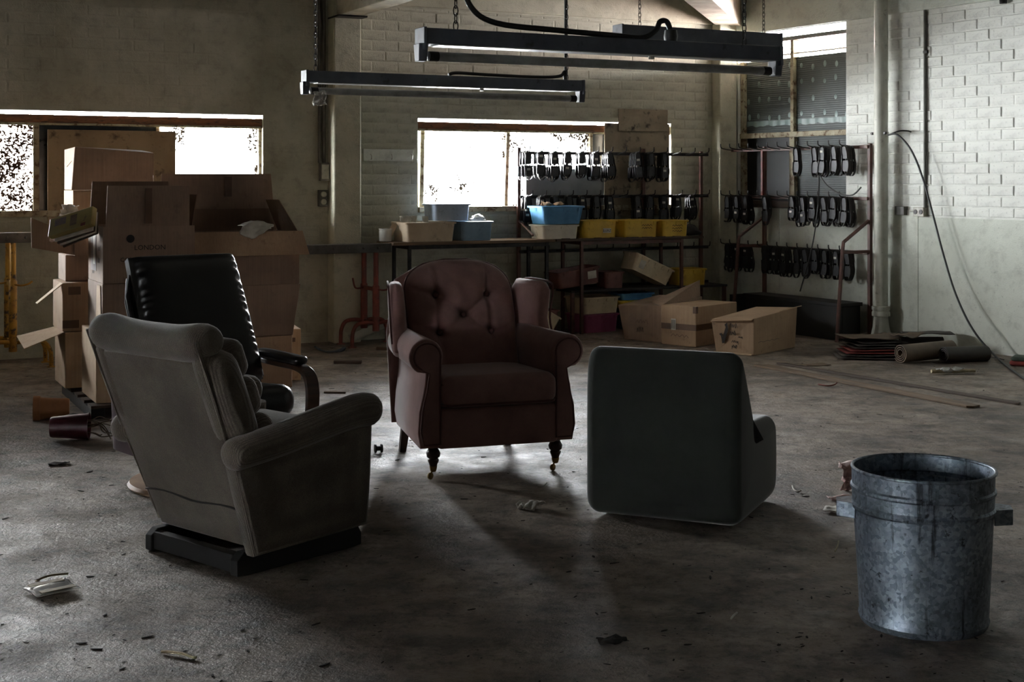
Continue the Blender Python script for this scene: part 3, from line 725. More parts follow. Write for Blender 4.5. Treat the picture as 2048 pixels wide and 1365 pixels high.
# back cushion with buttons
BTN = [(-.137, .81), (.137, .81), (0, .712), (-.137, .626), (.137, .626)]
def seg_d(p, a, b):
    p, a, b = Vector(p), Vector(a), Vector(b); ab = b - a; k = max(0, min(1, (p - a).dot(ab) / ab.length_squared)); return (p - a - ab * k).length
FOLDS = [(BTN[0], BTN[2]), (BTN[1], BTN[2]), (BTN[3], BTN[2]), (BTN[4], BTN[2]), (BTN[0], BTN[3]), (BTN[1], BTN[4]), (BTN[0], (-.15, .99)), (BTN[1], (.15, .99)),
         (BTN[0], (-.30, .86)), (BTN[1], (.30, .86)), (BTN[3], (-.30, .68)), (BTN[4], (.30, .68)), (BTN[3], (-.13, .44)), (BTN[4], (.13, .44))]
Z0, Z1, HW = .40, .985, .288
def half(z):
    k = max(0.0, (z - .80) / (Z1 - .80)); return HW * max(.02, (1 - k ** 2.6)) ** .40 * (.93 + .07 * min(1, (z - Z0) / .3))
LEAN = .26
def ycen(z): return .11 + (z - Z0) * LEAN / (Z1 - Z0)
def front(u, v):
    z = Z0 + (Z1 - Z0) * (1 - (1 - v) ** 1.25); s = (u - .5) * 2; s = math.copysign(abs(s) ** .85, s); x = half(z) * s
    e = (max(0, 1 - abs(s) ** 5)) ** .5 * (max(0, 1 - ((z - Z0) / (Z1 - Z0)) ** 9)) ** .5
    d = .085 * e
    for b in BTN:
        r = (Vector((x, z)) - Vector(b)).length; d -= .040 * exp(-(r / .036) ** 2) * e
    for a, b in FOLDS: d -= .014 * exp(-(seg_d((x, z), a, b) / .011) ** 2) * e
    return (x, ycen(z) - d, z)
b = MB().grid(front, 56, 56)
b.grid(lambda u, v: (lambda p: (p[0], 2 * ycen(p[2]) - p[1] + .02, p[2]))((lambda z, s: (half(z) * s, ycen(z) - .07 * max(0, 1 - s ** 4) ** .5 * max(0, 1 - ((z - Z0) / (Z1 - Z0)) ** 9) ** .5, z))(Z0 + (Z1 - Z0) * v, (u - .5) * 2)), 16, 16)
bc = b.build('back_cushion', V, t, smooth=180)
for (bx, bz) in BTN:
    MB().lathe([(.001, .012), (.010, .010), (.0145, .004), (.0145, 0), (.001, -.002)], 12, T(bx, ycen(bz) - .046, bz) @ RX(pi / 2)).build('button', VD, bc, smooth=60)
path = [(half(z) * s, ycen(z), z) for s, zs in ((-1, [Z0 + .02 + k * (Z1 - Z0 - .021) / 26 for k in range(27)]), (1, [Z1 - .001 - k * (Z1 - Z0 - .021) / 26 for k in range(27)])) for z in zs]
MB().tube(path, .006, 6).build('piping', VD, bc, smooth=60)
# outer back shell
MB().slab([(-.33, .15), (.33, .15), (.33, .62), (.27, .90), (.15, .965), (-.15, .965), (-.27, .90), (-.33, .62)], .05, .02, 2, .01,
          frame((0, .36, 0), (1, 0, 0), (0, -.0 + .26, 1))).build('outer_back', V, t, smooth=50)
# wings
for s in (-1, 1):
    o_ = [(-.05, .56), (.0, .60), (.045, .70), (.03, .84), (.07, .882), (.30, .885), (.34, .84), (.30, .53), (.02, .53)]
    Mw = frame((s * .352, 0, 0), (s * -.22, 1, 0), (s * .06, 0, 1))
    MB().slab(o_, .075, .034, 3, .006, Mw).build('wing', V, t, smooth=70)
    wp = catmull([(p[0], p[1], .036 * s) for p in o_[1:7]], 4)
    MB().tube(wp, .005, 6, M=Mw).build('piping', VD, t, smooth=60)
# scroll arms
for s in (-1, 1):
    prof = [(.275, .15), (.378, .15), (.392, .22), (.385, .32), (.362, .42), (.352, .50)] + ring_outline((.352, .578), .082, -62, 178, 16) + [(.275, .52), (.278, .40), (.275, .28)]
    prof = [(s * x, z) for x, z in prof]
    if s < 0: prof = prof[::-1]
    L0, L1 = -.37, .33
    Ma = frame((0, (L0 + L1) / 2, 0), (1, 0, 0), (0, 0, 1))
    ab = MB().slab(prof, L1 - L0, .014, 2, 0, Ma, rings=1)
    ab.v = [(x * (1 - .15 * max(0, y + .30) / .63 * min(1, max(0, (abs(x) - .272) / .10))), y, z) for x, y, z in ab.v]
    a = ab.build('arm', V, t, smooth=50)
    inner = [(.287, .17), (.366, .17), (.379, .23), (.372, .32), (.350, .42), (.338, .50)] + ring_outline((.350, .578), .064, -55, 175, 14) + [(.288, .54), (.290, .40), (.287, .28)]
    inner = [(s * x, z) for x, z in inner]
    if s < 0: inner = inner[::-1]
    MB().slab(inner, .016, .006, 2, .003, frame((0, L0 - .004, 0), (1, 0, 0), (0, 0, 1)), rings=1).build('scroll_panel', V, a, smooth=50)
    MB().tube([(x, L0 - .010, z) for x, z in inner], .0055, 6, closed=True).build('piping', VD, a, smooth=60)
MB().slab(rrect(.57, .62, .05, 4), .15, .05, 4, .014, T(0, -.11, .402) @ RX(radians(-2))).build('seat_cushion', V, t, smooth=80)
for dz in (-.045, .05): MB().tube([(x, y - .10, .395 + dz) for x, y in rrect(.566, .616, .05, 5)], .006, 6, closed=True).build('piping', VD, t, smooth=60)
MB().slab(rrect(.60, .19, .02, 2), .07, .015, 2, .004, frame((0, -.345, .24), (1, 0, 0), (0, 0, 1))).build('front_rail', V, t, smooth=50)
MB().bb(-.30, .30, -.33, .34, .16, .32).build('seat_base', V, t, bevel=.01)
for s in (-1, 1):
    Ml = T(s * .305, -.32, 0)
    lg = MB().lathe([(.030, .165), (.034, .158), (.034, .150), (.022, .143), (.026, .137), (.034, .120), (.031, .103), (.022, .096), (.027, .090), (.026, .084), (.019, .066), (.017, .058)], 18, Ml).build('front_leg', M['mahogany'], t, smooth=50)
    MB().lathe([(.018, .06), (.019, .058), (.015, .040), (.012, .034), (.001, .032)], 14, Ml).build('castor_socket', M['brass'], lg, smooth=50)
    MB().tube(catmull([(s * .305, -.32, .036), (s * .305 - .010, -.327, .034), (s * .305 - .018, -.334, .022)], 4), .005, 6).build('castor_fork', M['brass'], lg, smooth=60)
    MB().lathe([(.001, -.008), (.013, -.008), (.0165, -.005), (.0165, .005), (.013, .008), (.001, .008)], 16, T(s * .305 - .018, -.334, .0168) @ RZ(.6) @ RX(pi / 2)).build('castor_wheel', M['brass'], lg, smooth=50)
    MB().hexa([(s * .285 - .017, .335, 0), (s * .285 + .017, .335, 0), (s * .285 + .017, .369, 0), (s * .285 - .017, .369, 0), (s * .275 - .022, .285, .17), (s * .275 + .022, .285, .17), (s * .275 + .022, .33, .17), (s * .275 - .022, .33, .17)]).build('rear_leg', M['mahogany'], t, bevel=.003)

# ------------------------------------------------------------------ taupe corduroy recliner (seen from behind)
t = thing('recliner_armchair', 'worn taupe corduroy recliner armchair seen from behind on dark rockers', 'armchair', T(-.978, 5.235, 0) @ RZ(radians(48.7)))
K, KP = M['cord'], M['cord_plain']
def rear(z): return -.225 - (z - .09) * .375          # x of the rear face at height z
# rear upholstery panel
bp = MB().slab([(-.285, .10), (.285, .10), (.325, .50), (.335, .84), (-.335, .84), (-.325, .50)], .05, .014, 2, .008,
          frame((rear(0) + .024, 0, 0), (0, -1, 0), (-.375, 0, 1))).build('back_panel', KP, t, smooth=50)
for s in (-1, 1):
    pts = [(rear(z) + (.0 if z > .3 else .005), s * yy, z * 1.0) for z, yy in ((.11, .288), (.3, .308), (.5, .325), (.7, .332), (.85, .335))]
    MB().tube(pts, .007, 6).build('welt', K, bp, smooth=60)
pts = [(rear(.235) - .010, -.29 + .58 * k / 10, .235 + .006 * sin(k)) for k in range(11)]
MB().tube(pts, .004, 5).build('seam', M['black_wood'], bp, smooth=60)
# head roll over the top (saddle shaped)
rings = []
for k in range(25):
    s = -1 + 2 * k / 24; y = s * .345; ear = abs(s) ** 3
    zc_ = .835 + .018 * ear - .004; xc = rear(.84) + .055; rx = .070 * max(.25, (1 - abs(s) ** 10)) ** .5; rz = (.062 + .020 * ear) * max(.25, (1 - abs(s) ** 10)) ** .5
    rings.append([(xc + rx * cos(2 * pi * i / 20) * 1.25, y, zc_ + rz * sin(2 * pi * i / 20)) for i in range(20)])
MB().loft(rings).build('head_roll', K, t, smooth=90)
# side bolsters and front back-cushion, in sausage-like channels
for s in (-1, 1):
    rings = []
    for k in range(16):
        f = k / 15; z = .46 + .36 * f; xx = rear(z) + .075 + .0 * f; w = .060 + .012 * sin(pi * f)
        e = max(.12, 1 - abs(2 * f - 1) ** 9) ** .5
        rings.append([(xx + .085 * e * cos(2 * pi * i / 18), s * (.295 + .0 * f) + w * e * sin(2 * pi * i / 18), z) for i in range(18)])
    MB().loft(rings).build('side_bolster', K, t, smooth=90)
for j in range(3):
    za, zb = .44 + .145 * j, .44 + .145 * (j + 1) + .01
    o_ = rrect(.62 - .02 * j, zb - za, .05, 4, 0, (za + zb) / 2)
    MB().slab(o_, .17, .06, 4, .02, frame((rear(0) + .155 + .012 * (j == 0), 0, 0), (0, -1, 0), (-.375, 0, 1))).build('back_pad', K, t, smooth=90)
# arms and side panels
for s in (-1, 1):
    sp = [(-.285, .085), (.245, .10), (.262, .30), (.27, .50), (.10, .50), (-.12, .47), (-.385, .45), (-.345, .30)]
    if s < 0: Ms = frame((0, -.335, 0), (1, 0, 0), (0, 0, 1))
    else:
        Ms = frame((0, .295, 0), (1, 0, 0), (0, 0, 1)); sp = [(max(x, -.20), z) for x, z in sp[:6]] + [(-.20, .44)]
    sd = MB().slab(sp, .07, .018, 2, .012, Ms).build('side_panel', K, t, smooth=50)
    pa = catmull([(-.405, 0, .452), (-.33, 0, .462), (-.20, 0, .478), (-.03, 0, .506), (.12, 0, .530), (.21, 0, .538), (.285, 0, .528)], 5)
    if s > 0: pa = pa[2:]
    n_ = len(pa)
    rr_ = [.058 * max(.22, (1 - abs(2 * i / (n_ - 1) - 1) ** 14)) ** .5 * (1 + .12 * (i / (n_ - 1))) for i in range(n_)]
    MB().tube([(p.x, s * (.362 if s < 0 else .356), p.z) for p in pa], rr_, 18).build('arm_roll', K, t, smooth=90)
MB().slab(rrect(.50, .60, .06, 4), .16, .06, 4, .03, T(.03, 0, .375) @ RY(radians(-6))).build('seat_cushion', K, t, smooth=90)
MB().slab(rrect(.56, .26, .03, 3), .06, .025, 3, .01, frame((.285, 0, .25), (0, 1, 0), (0, 0, 1))).build('foot_rest', K, t, smooth=60)
MB().bb(-.22, .25, -.30, .30, .10, .32).build('seat_box', KP, t, bevel=.01)
for s in (-1, 1):
    MB().prism([(-.30, .004), (-.26, 0), (.24, 0), (.29, .004), (.29, .05), (.27, .085), (-.27, .085), (-.30, .06)], -.02, .02, frame((0, s * .26, 0), (1, 0, 0), (0, 0, 1))).build('rocker_base', M['black_wood'], t, bevel=.004)
MB().bb(-.29, -.25, -.24, .24, .01, .075).build('base_crossbar', M['black_wood'], t, bevel=.003)
MB().bb(.23, .27, -.24, .24, .01, .075).build('base_crossbar', M['black_wood'], t, bevel=.003)

# ------------------------------------------------------------------ black leather recliner behind it
t = thing('leather_recliner', 'black leather recliner with bentwood arms behind the taupe chair', 'armchair', T(-1.42, 6.35, 0) @ RZ(radians(-49.2)))
LE = M['leather']
lean = Vector((-.26, 0, .55)).normalized()
Mb = frame((.045, 0, .46), (0, 1, 0), lean)
def puck(u, v):   # front of the back cushion: rounded, gathered along both side seams
    s = (u - .5) * 2; z = v * .64
    w = .283 * (1 - .05 * v) ; x = w * math.copysign(abs(s) ** .8, s)
    e = max(0, 1 - abs(s) ** 6) ** .5 * max(0, 1 - abs(2 * v - 1) ** 10) ** .5
    d = .075 * e + .008 * exp(-((abs(s) - .88) / .09) ** 2) * sin(z * 150 + 2 * sin(z * 31)) * e
    return (x, z, d)
b = MB().grid(puck, 60, 90); b.grid(lambda u, v: (lambda p: (p[0], p[1], -.04 - .4 * max(0, p[2])))(puck(u, v)), 12, 20)
b.loft([[(.283 * (1 - .05 * v) * s, v * .64, z) for s, v in [(-1, k / 8) for k in range(9)] + [(1, 1 - k / 8) for k in range(9)]] for z in (0.0, -.04)], caps=False)
bk = b.build('back_cushion', LE, t, smooth=75, M=Mb)
MB().slab([(-.30, -.05), (.30, -.05), (.30, .45), (.27, .56), (-.27, .56), (-.30, .45)], .03, .013, 2, -.0, T(0, 0, -.055)).build('back_shell', LE, t, smooth=50, M=Mb)
for s in (-1, 1): MB().tube([(s * .296, .02, -.03), (s * .296, .25, -.03), (s * .292, .46, -.03), (s * .262, .56, -.02)], .012, 8).build('frame_tube', M['steel_dark'], t, smooth=60, M=Mb)
MB().slab(rrect(.56, .50, .09, 5), .15, .065, 4, .025, T(.14, 0, .375) @ RY(radians(-7)) @ RZ(pi / 2)).build('seat_cushion', LE, t, smooth=90)
# maroon vinyl under-shell narrowing to the wooden ring base
rings = []
for k in range(17):
    f = k / 16; z = .36 - .29 * f; g = 1 - .55 * ((.14 - z) / .07) ** .8 if z < .14 else 1 - .03 * f
    rings.append([((-.065 * g + .335 * g * math.copysign(abs(cos(a)) ** .2, cos(a))), .30 * g * math.copysign(abs(sin(a)) ** .2, sin(a)), z) for a in [2 * pi * i / 32 for i in range(32)]])
MB().loft(rings).build('under_shell', M['maroon_vinyl'], t, smooth=60)
MB().lathe([(.24, .0), (.335, .0), (.345, .012), (.335, .026), (.24, .03)], 48).build('ring_base', M['base_wood'], t, smooth=40)
MB().lathe([(.05, .02), (.05, .09)], 16).build('swivel_column', M['steel_dark'], t, smooth=50)
MB().bb(-.26, .26, -.025, .025, .01, .03).build('base_crossbar', M['base_wood'], t, bevel=.003)
for s in (-1, 1):
    y = s * .345
    ctr = catmull([(-.16, 0, .545), (-.04, 0, .538), (.14, 0, .533), (.27, 0, .530), (.345, 0, .505), (.375, 0, .44), (.372, 0, .34), (.355, 0, .25), (.30, 0, .20), (.18, 0, .19)], 5)
    rings = []
    for i, p in enumerate(ctr):
        d = (ctr[min(i + 1, len(ctr) - 1)] - ctr[max(i - 1, 0)]).normalized(); n_ = Vector((-d.z, 0, d.x))
        rings.append([p + Vector((0, y + a * .032, 0)) + n_ * (c_ * .012) for a, c_ in ((-1, -1), (1, -1), (1, 1), (-1, 1))])
    am = MB().loft(rings).build('bentwood_arm', M['bentwood'], t, bevel=.004)
    MB().slab(rrect(.40, .078, .035, 4), .038, .017, 3, .006, T(.10, y, .566) @ RY(radians(1))).build('arm_pad', LE, am, smooth=80)

# ------------------------------------------------------------------ dark green foam chair
t = thing('foam_chair', 'low dark green one-piece foam chair turned away, right of the pink armchair', 'chair', T(.298, 5.70, .002) @ RZ(radians(-24)) @ Matrix.Scale(1.05, 4))
prof = [(0, .09), (.0, .30), (.002, .52), (.018, .62), (.060, .668), (.105, .655), (.125, .60), (.138, .50), (.165, .41), (.21, .372), (.30, .365), (.56, .352), (.62, .342), (.652, .30), (.662, .20), (.660, .10), (.645, .045), (.60, .012), (.50, .006), (.30, .006), (.12, .006), (.045, .014), (.010, .045), (0, .088)]
prof = [tuple(p) for p in catmull([Vector((a, b_, 0)) for a, b_ in prof], 3)]
Mf = frame((.31, 0, 0), (0, 1, 0), (0, 0, 1))
fb = MB().slab([(p[0], p[1]) for p in prof][::1], .625, .052, 6, .004, Mf, rings=2).build('foam_body', M['foam_cloth'], t, smooth=60)
MB().bb(.10, .52, .12, .54, -.001, .01).build('base_cloth', M['black_wood'], t)

# ------------------------------------------------------------------ galvanised bin
t = thing('trash_can', 'dented galvanised steel trash can standing at lower right', 'trash can', T(1.303, 4.36, 0) @ RZ(radians(-28)))
H_ = .485
def canr(z): return .196 + .020 * min(1, z / .40)
outer = [(canr(z) + dr, z) for z, dr in ((.0, -.004), (.006, 0), (.02, .004), (.03, 0), (.10, 0), (.20, 0), (.30, 0), (.355, 0), (.362, .007), (.372, .008), (.380, .002), (.415, .002), (.421, .007), (.429, .007), (.435, .002), (.475, .003), (H_, .004))]
inner = [(r - .004, z) for r, z in outer[::-1]][0:14] + [(canr(.02) - .006, .02)]
def dent(v):
    a = atan2(v[1], v[0]); z = v[2]; r = sqrt(v[0] ** 2 + v[1] ** 2)
    da = (a - radians(-68) + pi) % (2 * pi) - pi
    k = 1 - .045 * exp(-(da / .16) ** 2 - ((z - .335) / .06) ** 2) - .012 * exp(-((da + .5) / .3) ** 2 - ((z - .18) / .1) ** 2) + .006 * sin(3 * a + 9 * z)
    return (v[0] * k, v[1] * k, z)
b = MB().lathe(outer + inner, 72); b.v = [dent(v) for v in b.v]
b.build('can_body', M['galv'], t, smooth=35)
MB().tube([((canr(H_) + .003) * cos(2 * pi * i / 64) * (1 + .006 * sin(6 * pi * i / 64)), (canr(H_) + .003) * sin(2 * pi * i / 64), H_) for i in range(64)], .0055, 8, closed=True).build('rim', M['galv'], t, smooth=60)
for s in (0, pi):
    Mh = RZ(s + radians(15)) @ T(canr(.345) - .004, 0, .350)
    MB().prism([(0, -.055), (.058, -.030), (.058, .030), (0, .055), (0, .045), (.046, .022), (.046, -.022), (0, -.045)], -.024, .024, Mh).build('handle', M['galv'], t, bevel=.003)
    MB().prism([(0, -.055), (.058, -.030), (.058, .030), (0, .055)], .020, .025, Mh).build('handle_cover', M['galv'], t, bevel=.001)

# ------------------------------------------------------------------ work tables along the back wall
def wtable(label, px0, px1, pf0, pf1, ztop, nfront, th, topmat, legmat, nlegs=2, overhang=0):
    a, c = bwl(px0, 480, nfront).x, bwl(px1, 480, nfront).x
    t = thing('work_table', label, 'table', BWM @ T(a, -nfront, 0))
    w, d = c - a, nfront - .085
    MB().bb(0, w, 0, d, ztop - th, ztop).build('table_top', topmat, t, bevel=.003)
    la, lc = bwl(pf0, 480, nfront).x - a, bwl(pf1, 480, nfront).x - a
    for x in (la, lc):
        for y in (.02, d - .04): MB().bb(x - .014, x + .014, y, y + .028, 0, ztop - th).build('leg', legmat, t, bevel=.002)
        MB().bb(x - .012, x + .012, .04, d - .04, ztop - th - .035, ztop - th - .002).build('end_rail', legmat, t, bevel=.002)
    for y in (.022, d - .038): MB().bb(la, lc, y, y + .024, ztop - th - .035, ztop - th - .002).build('apron', legmat, t, bevel=.002)
    return t, w, d
ZT = .868
t1, w1_, d1_ = wtable('bare timber work table under the bright window', 788, 1111, 822, 1097, ZT, .50, .026, M['timber'], M['steel_dark'])
t2, w2_, d2_ = wtable('rough dark work table holding the yellow bins', 1114, 1408, 1167, 1367, ZT, .50, .022, M['timber_dark'], M['brown_steel'])
random.seed(4)
for k in range(9):
    x = .05 + k * w2_ / 9.3; MB().bb(x, x + random.uniform(.06, .14), -.012, random.uniform(.005, .02), ZT + .0005, ZT + .006).build('worn_edge_strip', M['timber'] if k % 2 else M['timber_dark'], t2)

# ------------------------------------------------------------------ steel racks with hooks
def hook_mesh(L=.16):
    b = MB(); b.tube(catmull([(0, 0, 0), (0, -L * .5, .008), (0, -L * .86, .018), (0, -L * .97, .028), (0, -L, .045), (0, -L, .062)], 3), .0055, 6)
    return b.mesh('hook', M['steel_dark'], 60)
HOOK = hook_mesh()
def put_hooks(rail, xs, z, y0):
    for x in xs: link('hook', HOOK, rail, T(x, y0, z))
rack = thing('hook_rack', 'long steel hook rack along the back wall behind the bins', 'rack', BWM @ T(0, 0, 0))
NR = .045
Bx = lambda px, n=NR: bwl(px, 400, n).x
xa, xb = Bx(1036), Bx(1412)
RZ_ = [1.648, 1.243, .74, .40]
for px in (1036, 1285, 1400):
    MB().bb(Bx(px) - .016, Bx(px) + .016, -NR - .03, -NR, 0, 1.70 if px != 1400 else 1.68).build('post', M['brown_steel'], rack, bevel=.002)
MB().tube([(Bx(1036), -NR - .03, 1.02), (Bx(1036), -NR - .30, .90)], .011, 6).build('brace', M['brown_steel'], rack, smooth=50)
row_px = [[1045 + 27.3 * k for k in range(14)], [1050 + 27.0 * k for k in range(14)], [1050 + 32 * k for k in range(12)], [1062]]
for z, pxs in zip(RZ_, row_px):
    r = MB().bb(xa, xb, -NR - .045, -NR - .028, z - .015, z + .015).build('rail', M['steel_dark'], rack, bevel=.002)
    put_hooks(r, [Bx(p, NR + .05) for p in pxs if p < 1408], z, -NR - .045)
MB().bb(Bx(1102), Bx(1408), -.44, -.14, .375, .395).build('shelf', M['black_wood'], rack, bevel=.002)
for px in (1106, 1404): MB().bb(Bx(px) - .02, Bx(px) + .01, -.44, -.41, 0, .375).build('shelf_post', M['brown_steel'], rack)

rackr = thing('hook_rack', 'dark hook rack with bent front legs below the tall window', 'rack', RWM)
P = lambda px, y=400, n=.11: rwl(px, y, n)
XE = P(1742).x; XMID = P(1531).x
RZR = [1.69, 1.235, .76]
for x in (XE, XMID):
    MB().bb(x - .016, x + .016, -.14, -.108, 0, 1.72).build('post', M['brown_steel'], rackr, bevel=.002)
    MB().tube([(x, -.52, .0), (x, -.45, .80), (x, -.44, .86), (x, -.14, 1.04)], .017, 6).build('front_leg', M['brown_steel'], rackr, smooth=40)
    for z in ((.03, .76) if x == XE else (.76,)): MB().bb(x - .012, x + .012, -.50 if z < .1 else -.45, -.12, z, z + .025).build('cross_bar', M['brown_steel'], rackr)
MB().bb(XMID - .012, XMID + .012, -.16, -.14, 1.24, 1.69).build('stay', M['red_steel'], rackr)
x0r = .10
for z in RZR:
    r = MB().bb(x0r, XE, -.158, -.141, z - .014, z + .014).build('rail', M['brown_steel'], rackr, bevel=.002)
    put_hooks(r, [x0r + .06 + .135 * k for k in range(int((XE - x0r) / .135))], z, -.158)
lowb = thing('low_bench', 'low black bench box under the side rack', 'bench', RWM)
MB().bb(.62, XE - .04, -.43, -.17, .295, .325).build('bench_top', M['black_wood'], lowb, bevel=.003)
MB().bb(.64, XE - .06, -.42, -.39, .0, .295).build('front_board', M['black_wood'], lowb, bevel=.003)
for x in (.64, XMID - .2, XE - .09): MB().bb(x, x + .03, -.39, -.18, 0, .295).build('end_board', M['black_wood'], lowb, bevel=.003)

# cutting dies: steel strip bent to shoe-part outlines, with bridge plates
def sole(L=.27, W=.1, waist=.72, heel=.74, n=32):
    out = []
    for k in range(n):
        a = 2 * pi * k / n; y = -cos(a)          # -1 top (heel), 1 bottom (toe)
        f = (y + 1) / 2
        w = W / 2 * (heel * (1 - f) + f) * (1 - (1 - waist) * exp(-((f - .42) / .16) ** 2))
        x = w * math.copysign(abs(sin(a)) ** .75, sin(a)) + .012 * sin(pi * f) * (1 if f > .3 else .5)
        out.append((x, -f * L))
    return out
def die_mesh(o_, depth=.022, th=.0025):
    b = MB(); n = len(o_); c = (sum(p[0] for p in o_) / n, sum(p[1] for p in o_) / n)
    inn = [(c[0] + (x - c[0]) * (1 - th / .04), c[1] + (z - c[1]) * (1 - th / .12)) for x, z in o_]
    R_ = [[(x, y, z) for x, z in ol] for ol, y in ((o_, 0), (o_, depth), (inn, depth), (inn, 0))]
    return b.loft(R_, True)
DIES = []
for (L, W, wa, he) in ((.27, .10, .72, .74), (.25, .092, .80, .80), (.235, .105, .90, .70), (.285, .098, .66, .78)):
    o_ = sole(L, W, wa, he)
    me = die_mesh(o_).mesh('cutting_die', M['die_steel'], 40)
    half_at = lambda f: max(abs(x) for x, z in o_ if abs(-z / L - f) < .09)
    pl = []
    for f0, f1 in ((.07, .46), (.52, .87)):
        w = min(half_at(f0), half_at(f1)) * .97
        pl.append(MB().bb(-w, w, .008, .014, -f1 * L, -f0 * L).mesh('bridge_plate', M['die_plate']))
    DIES.append((me, pl, L))
TAG = MB().bb(-.016, .016, .003, .006, -.010, .010).mesh('paper_label', M['paper'])
ORD = ['first', 'second', 'third', 'fourth', 'fifth', 'sixth', 'seventh', 'eighth', 'ninth', 'tenth', 'eleventh', 'twelfth', 'thirteenth', 'fourteenth', 'fifteenth', 'sixteenth', 'seventeenth', 'eighteenth', 'nineteenth', 'twentieth']
def hang(WM_, x, z, y0, n, label, group, kinds=(0, 1, 3), step=.027, spread=.0, drop=0, tagp=.25, scale=1.0, turn=0.0):
    kd = random.choice(kinds)
    for k in range(n):
        me, pl, L = DIES[kd if random.random() < .75 else random.choice(kinds)]
        y = y0 - .012 - step * scale * k; f = (step * scale * k + .012) / .16
        Mx = WM_ @ T(x + random.uniform(-.004, .004) + spread * k, y - .022 * scale, z + .006 + .016 * f + .006 - drop) @ RZ(turn + random.uniform(-.03, .03)) @ RY(random.uniform(-.10, .10)) @ Matrix.Scale(scale, 4)
        o = link('cutting_die', me, None); o.matrix_world = Mx
        tag(o, label, 'cutting die', group)
        for p in pl: link('bridge_plate', p, o)
        if k == n - 1 and random.random() < tagp:
            link('paper_label', TAG, o, T(0, 0, -L * random.choice((.2, .28, .64))))
random.seed(21)
hx = lambda px: bwl(px, 400, NR + .05).x
for k in range(7):
    hang(BWM, hx(1045 + 27.3 * k), RZ_[0], -NR - .045, 4, f'sole-shaped steel cutting die on the {ORD[k]} hook of the top rail before the window', 'cutting dies on the top back rail', tagp=.5)
for j, k in enumerate((8, 9, 10)):
    hang(BWM, hx(1045 + 27.3 * k), RZ_[0], -NR - .045, 4, f'dark cutting die on the {ORD[j]} used hook of the top rail before the board', 'cutting dies on the top back rail', tagp=.5)
for k in range(7):
    hang(BWM, hx(1050 + 27.0 * k), RZ_[1], -NR - .045, 3, f'steel cutting die on the {ORD[k]} hook of the second rail, behind the bins', 'cutting dies on the second back rail', tagp=.6)
for j, k in enumerate((8, 9, 10, 11, 12)):
    hang(BWM, hx(1050 + 27.0 * k), RZ_[1], -NR - .045, 3, f'dark cutting die on the {ORD[j]} hook past the gap, second rail above yellow bins', 'cutting dies on the second back rail', tagp=.6)
hkx = [x0r + .06 + .135 * k for k in range(int((XE - x0r) / .135))]
nh = len(hkx)
rowlab = ['top rail', 'middle rail', 'lowest rail']
for r, z in enumerate(RZR):
    for k, x in enumerate(hkx):
        px_ = (RWM @ Vector((x, -.2, z))); px_ = 1024 + FPX * px_.x / px_.y
        if r == 0:
            n = {nh - 6: 2, nh - 4: 3, nh - 3: 4, nh - 2: 4, nh - 1: 4}.get(k, 0)
        elif r == 1: n = 4 if px_ > 1590 else (3 if 1395 < px_ < 1545 else 0)
        else: n = 3 if px_ < 1575 or 1610 < px_ < 1700 else (2 if px_ < 1740 else 0)
        if not n or abs(x - XMID) < .075 or XE - x < .075: continue
        hang(RWM, x, z, -.158, n, f'dark cutting die on the {rowlab[r]} of the side rack, {ORD[nh - 1 - k]} hook from the downpipe', 'cutting dies on the side rack', kinds=(0, 3) if r == 0 else (0, 2, 3), tagp=.7 if r == 1 else .3,
             scale=1.0)
pts = [rwp(1640, 352, .36), rwp(1655, 372, .36), rwp(1680, 388, .36), rwp(1705, 390, .36), rwp(1722, 375, .36)]
o = MB().tube(catmull(pts, 6), .007, 7).build('hanging_cable', M['cable'], smooth=60); tag(o, 'black cable loop sagging below the dies on the side rack', 'cable')
pts = [rwp(1638, 350, .36), rwp(1637, 400, .36), rwp(1630, 460, .36), rwp(1618, 520, .36), rwp(1600, 583, .36)]
o = MB().tube(catmull(pts, 5), .006, 6).build('hanging_cable', M['cable'], smooth=60); tag(o, 'thin cable hanging down across the side rack to the low bench', 'cable')

def scribble(parent, M_, w, h, mat, seed, name='faded_mark', r=.0022):
    rnd = random.Random(seed); pts = []
    for k in range(9): pts.append((-w / 2 + w * k / 8 + rnd.uniform(-.3, .3) * w / 8, (h / 2) * (1 if k % 2 else -1) * rnd.uniform(.4, 1), 0))
    return MB().tube(catmull(pts, 3), r, 4).build(name, mat, parent, M=M_ @ Matrix.Diagonal((1, 1, .2, 1)))
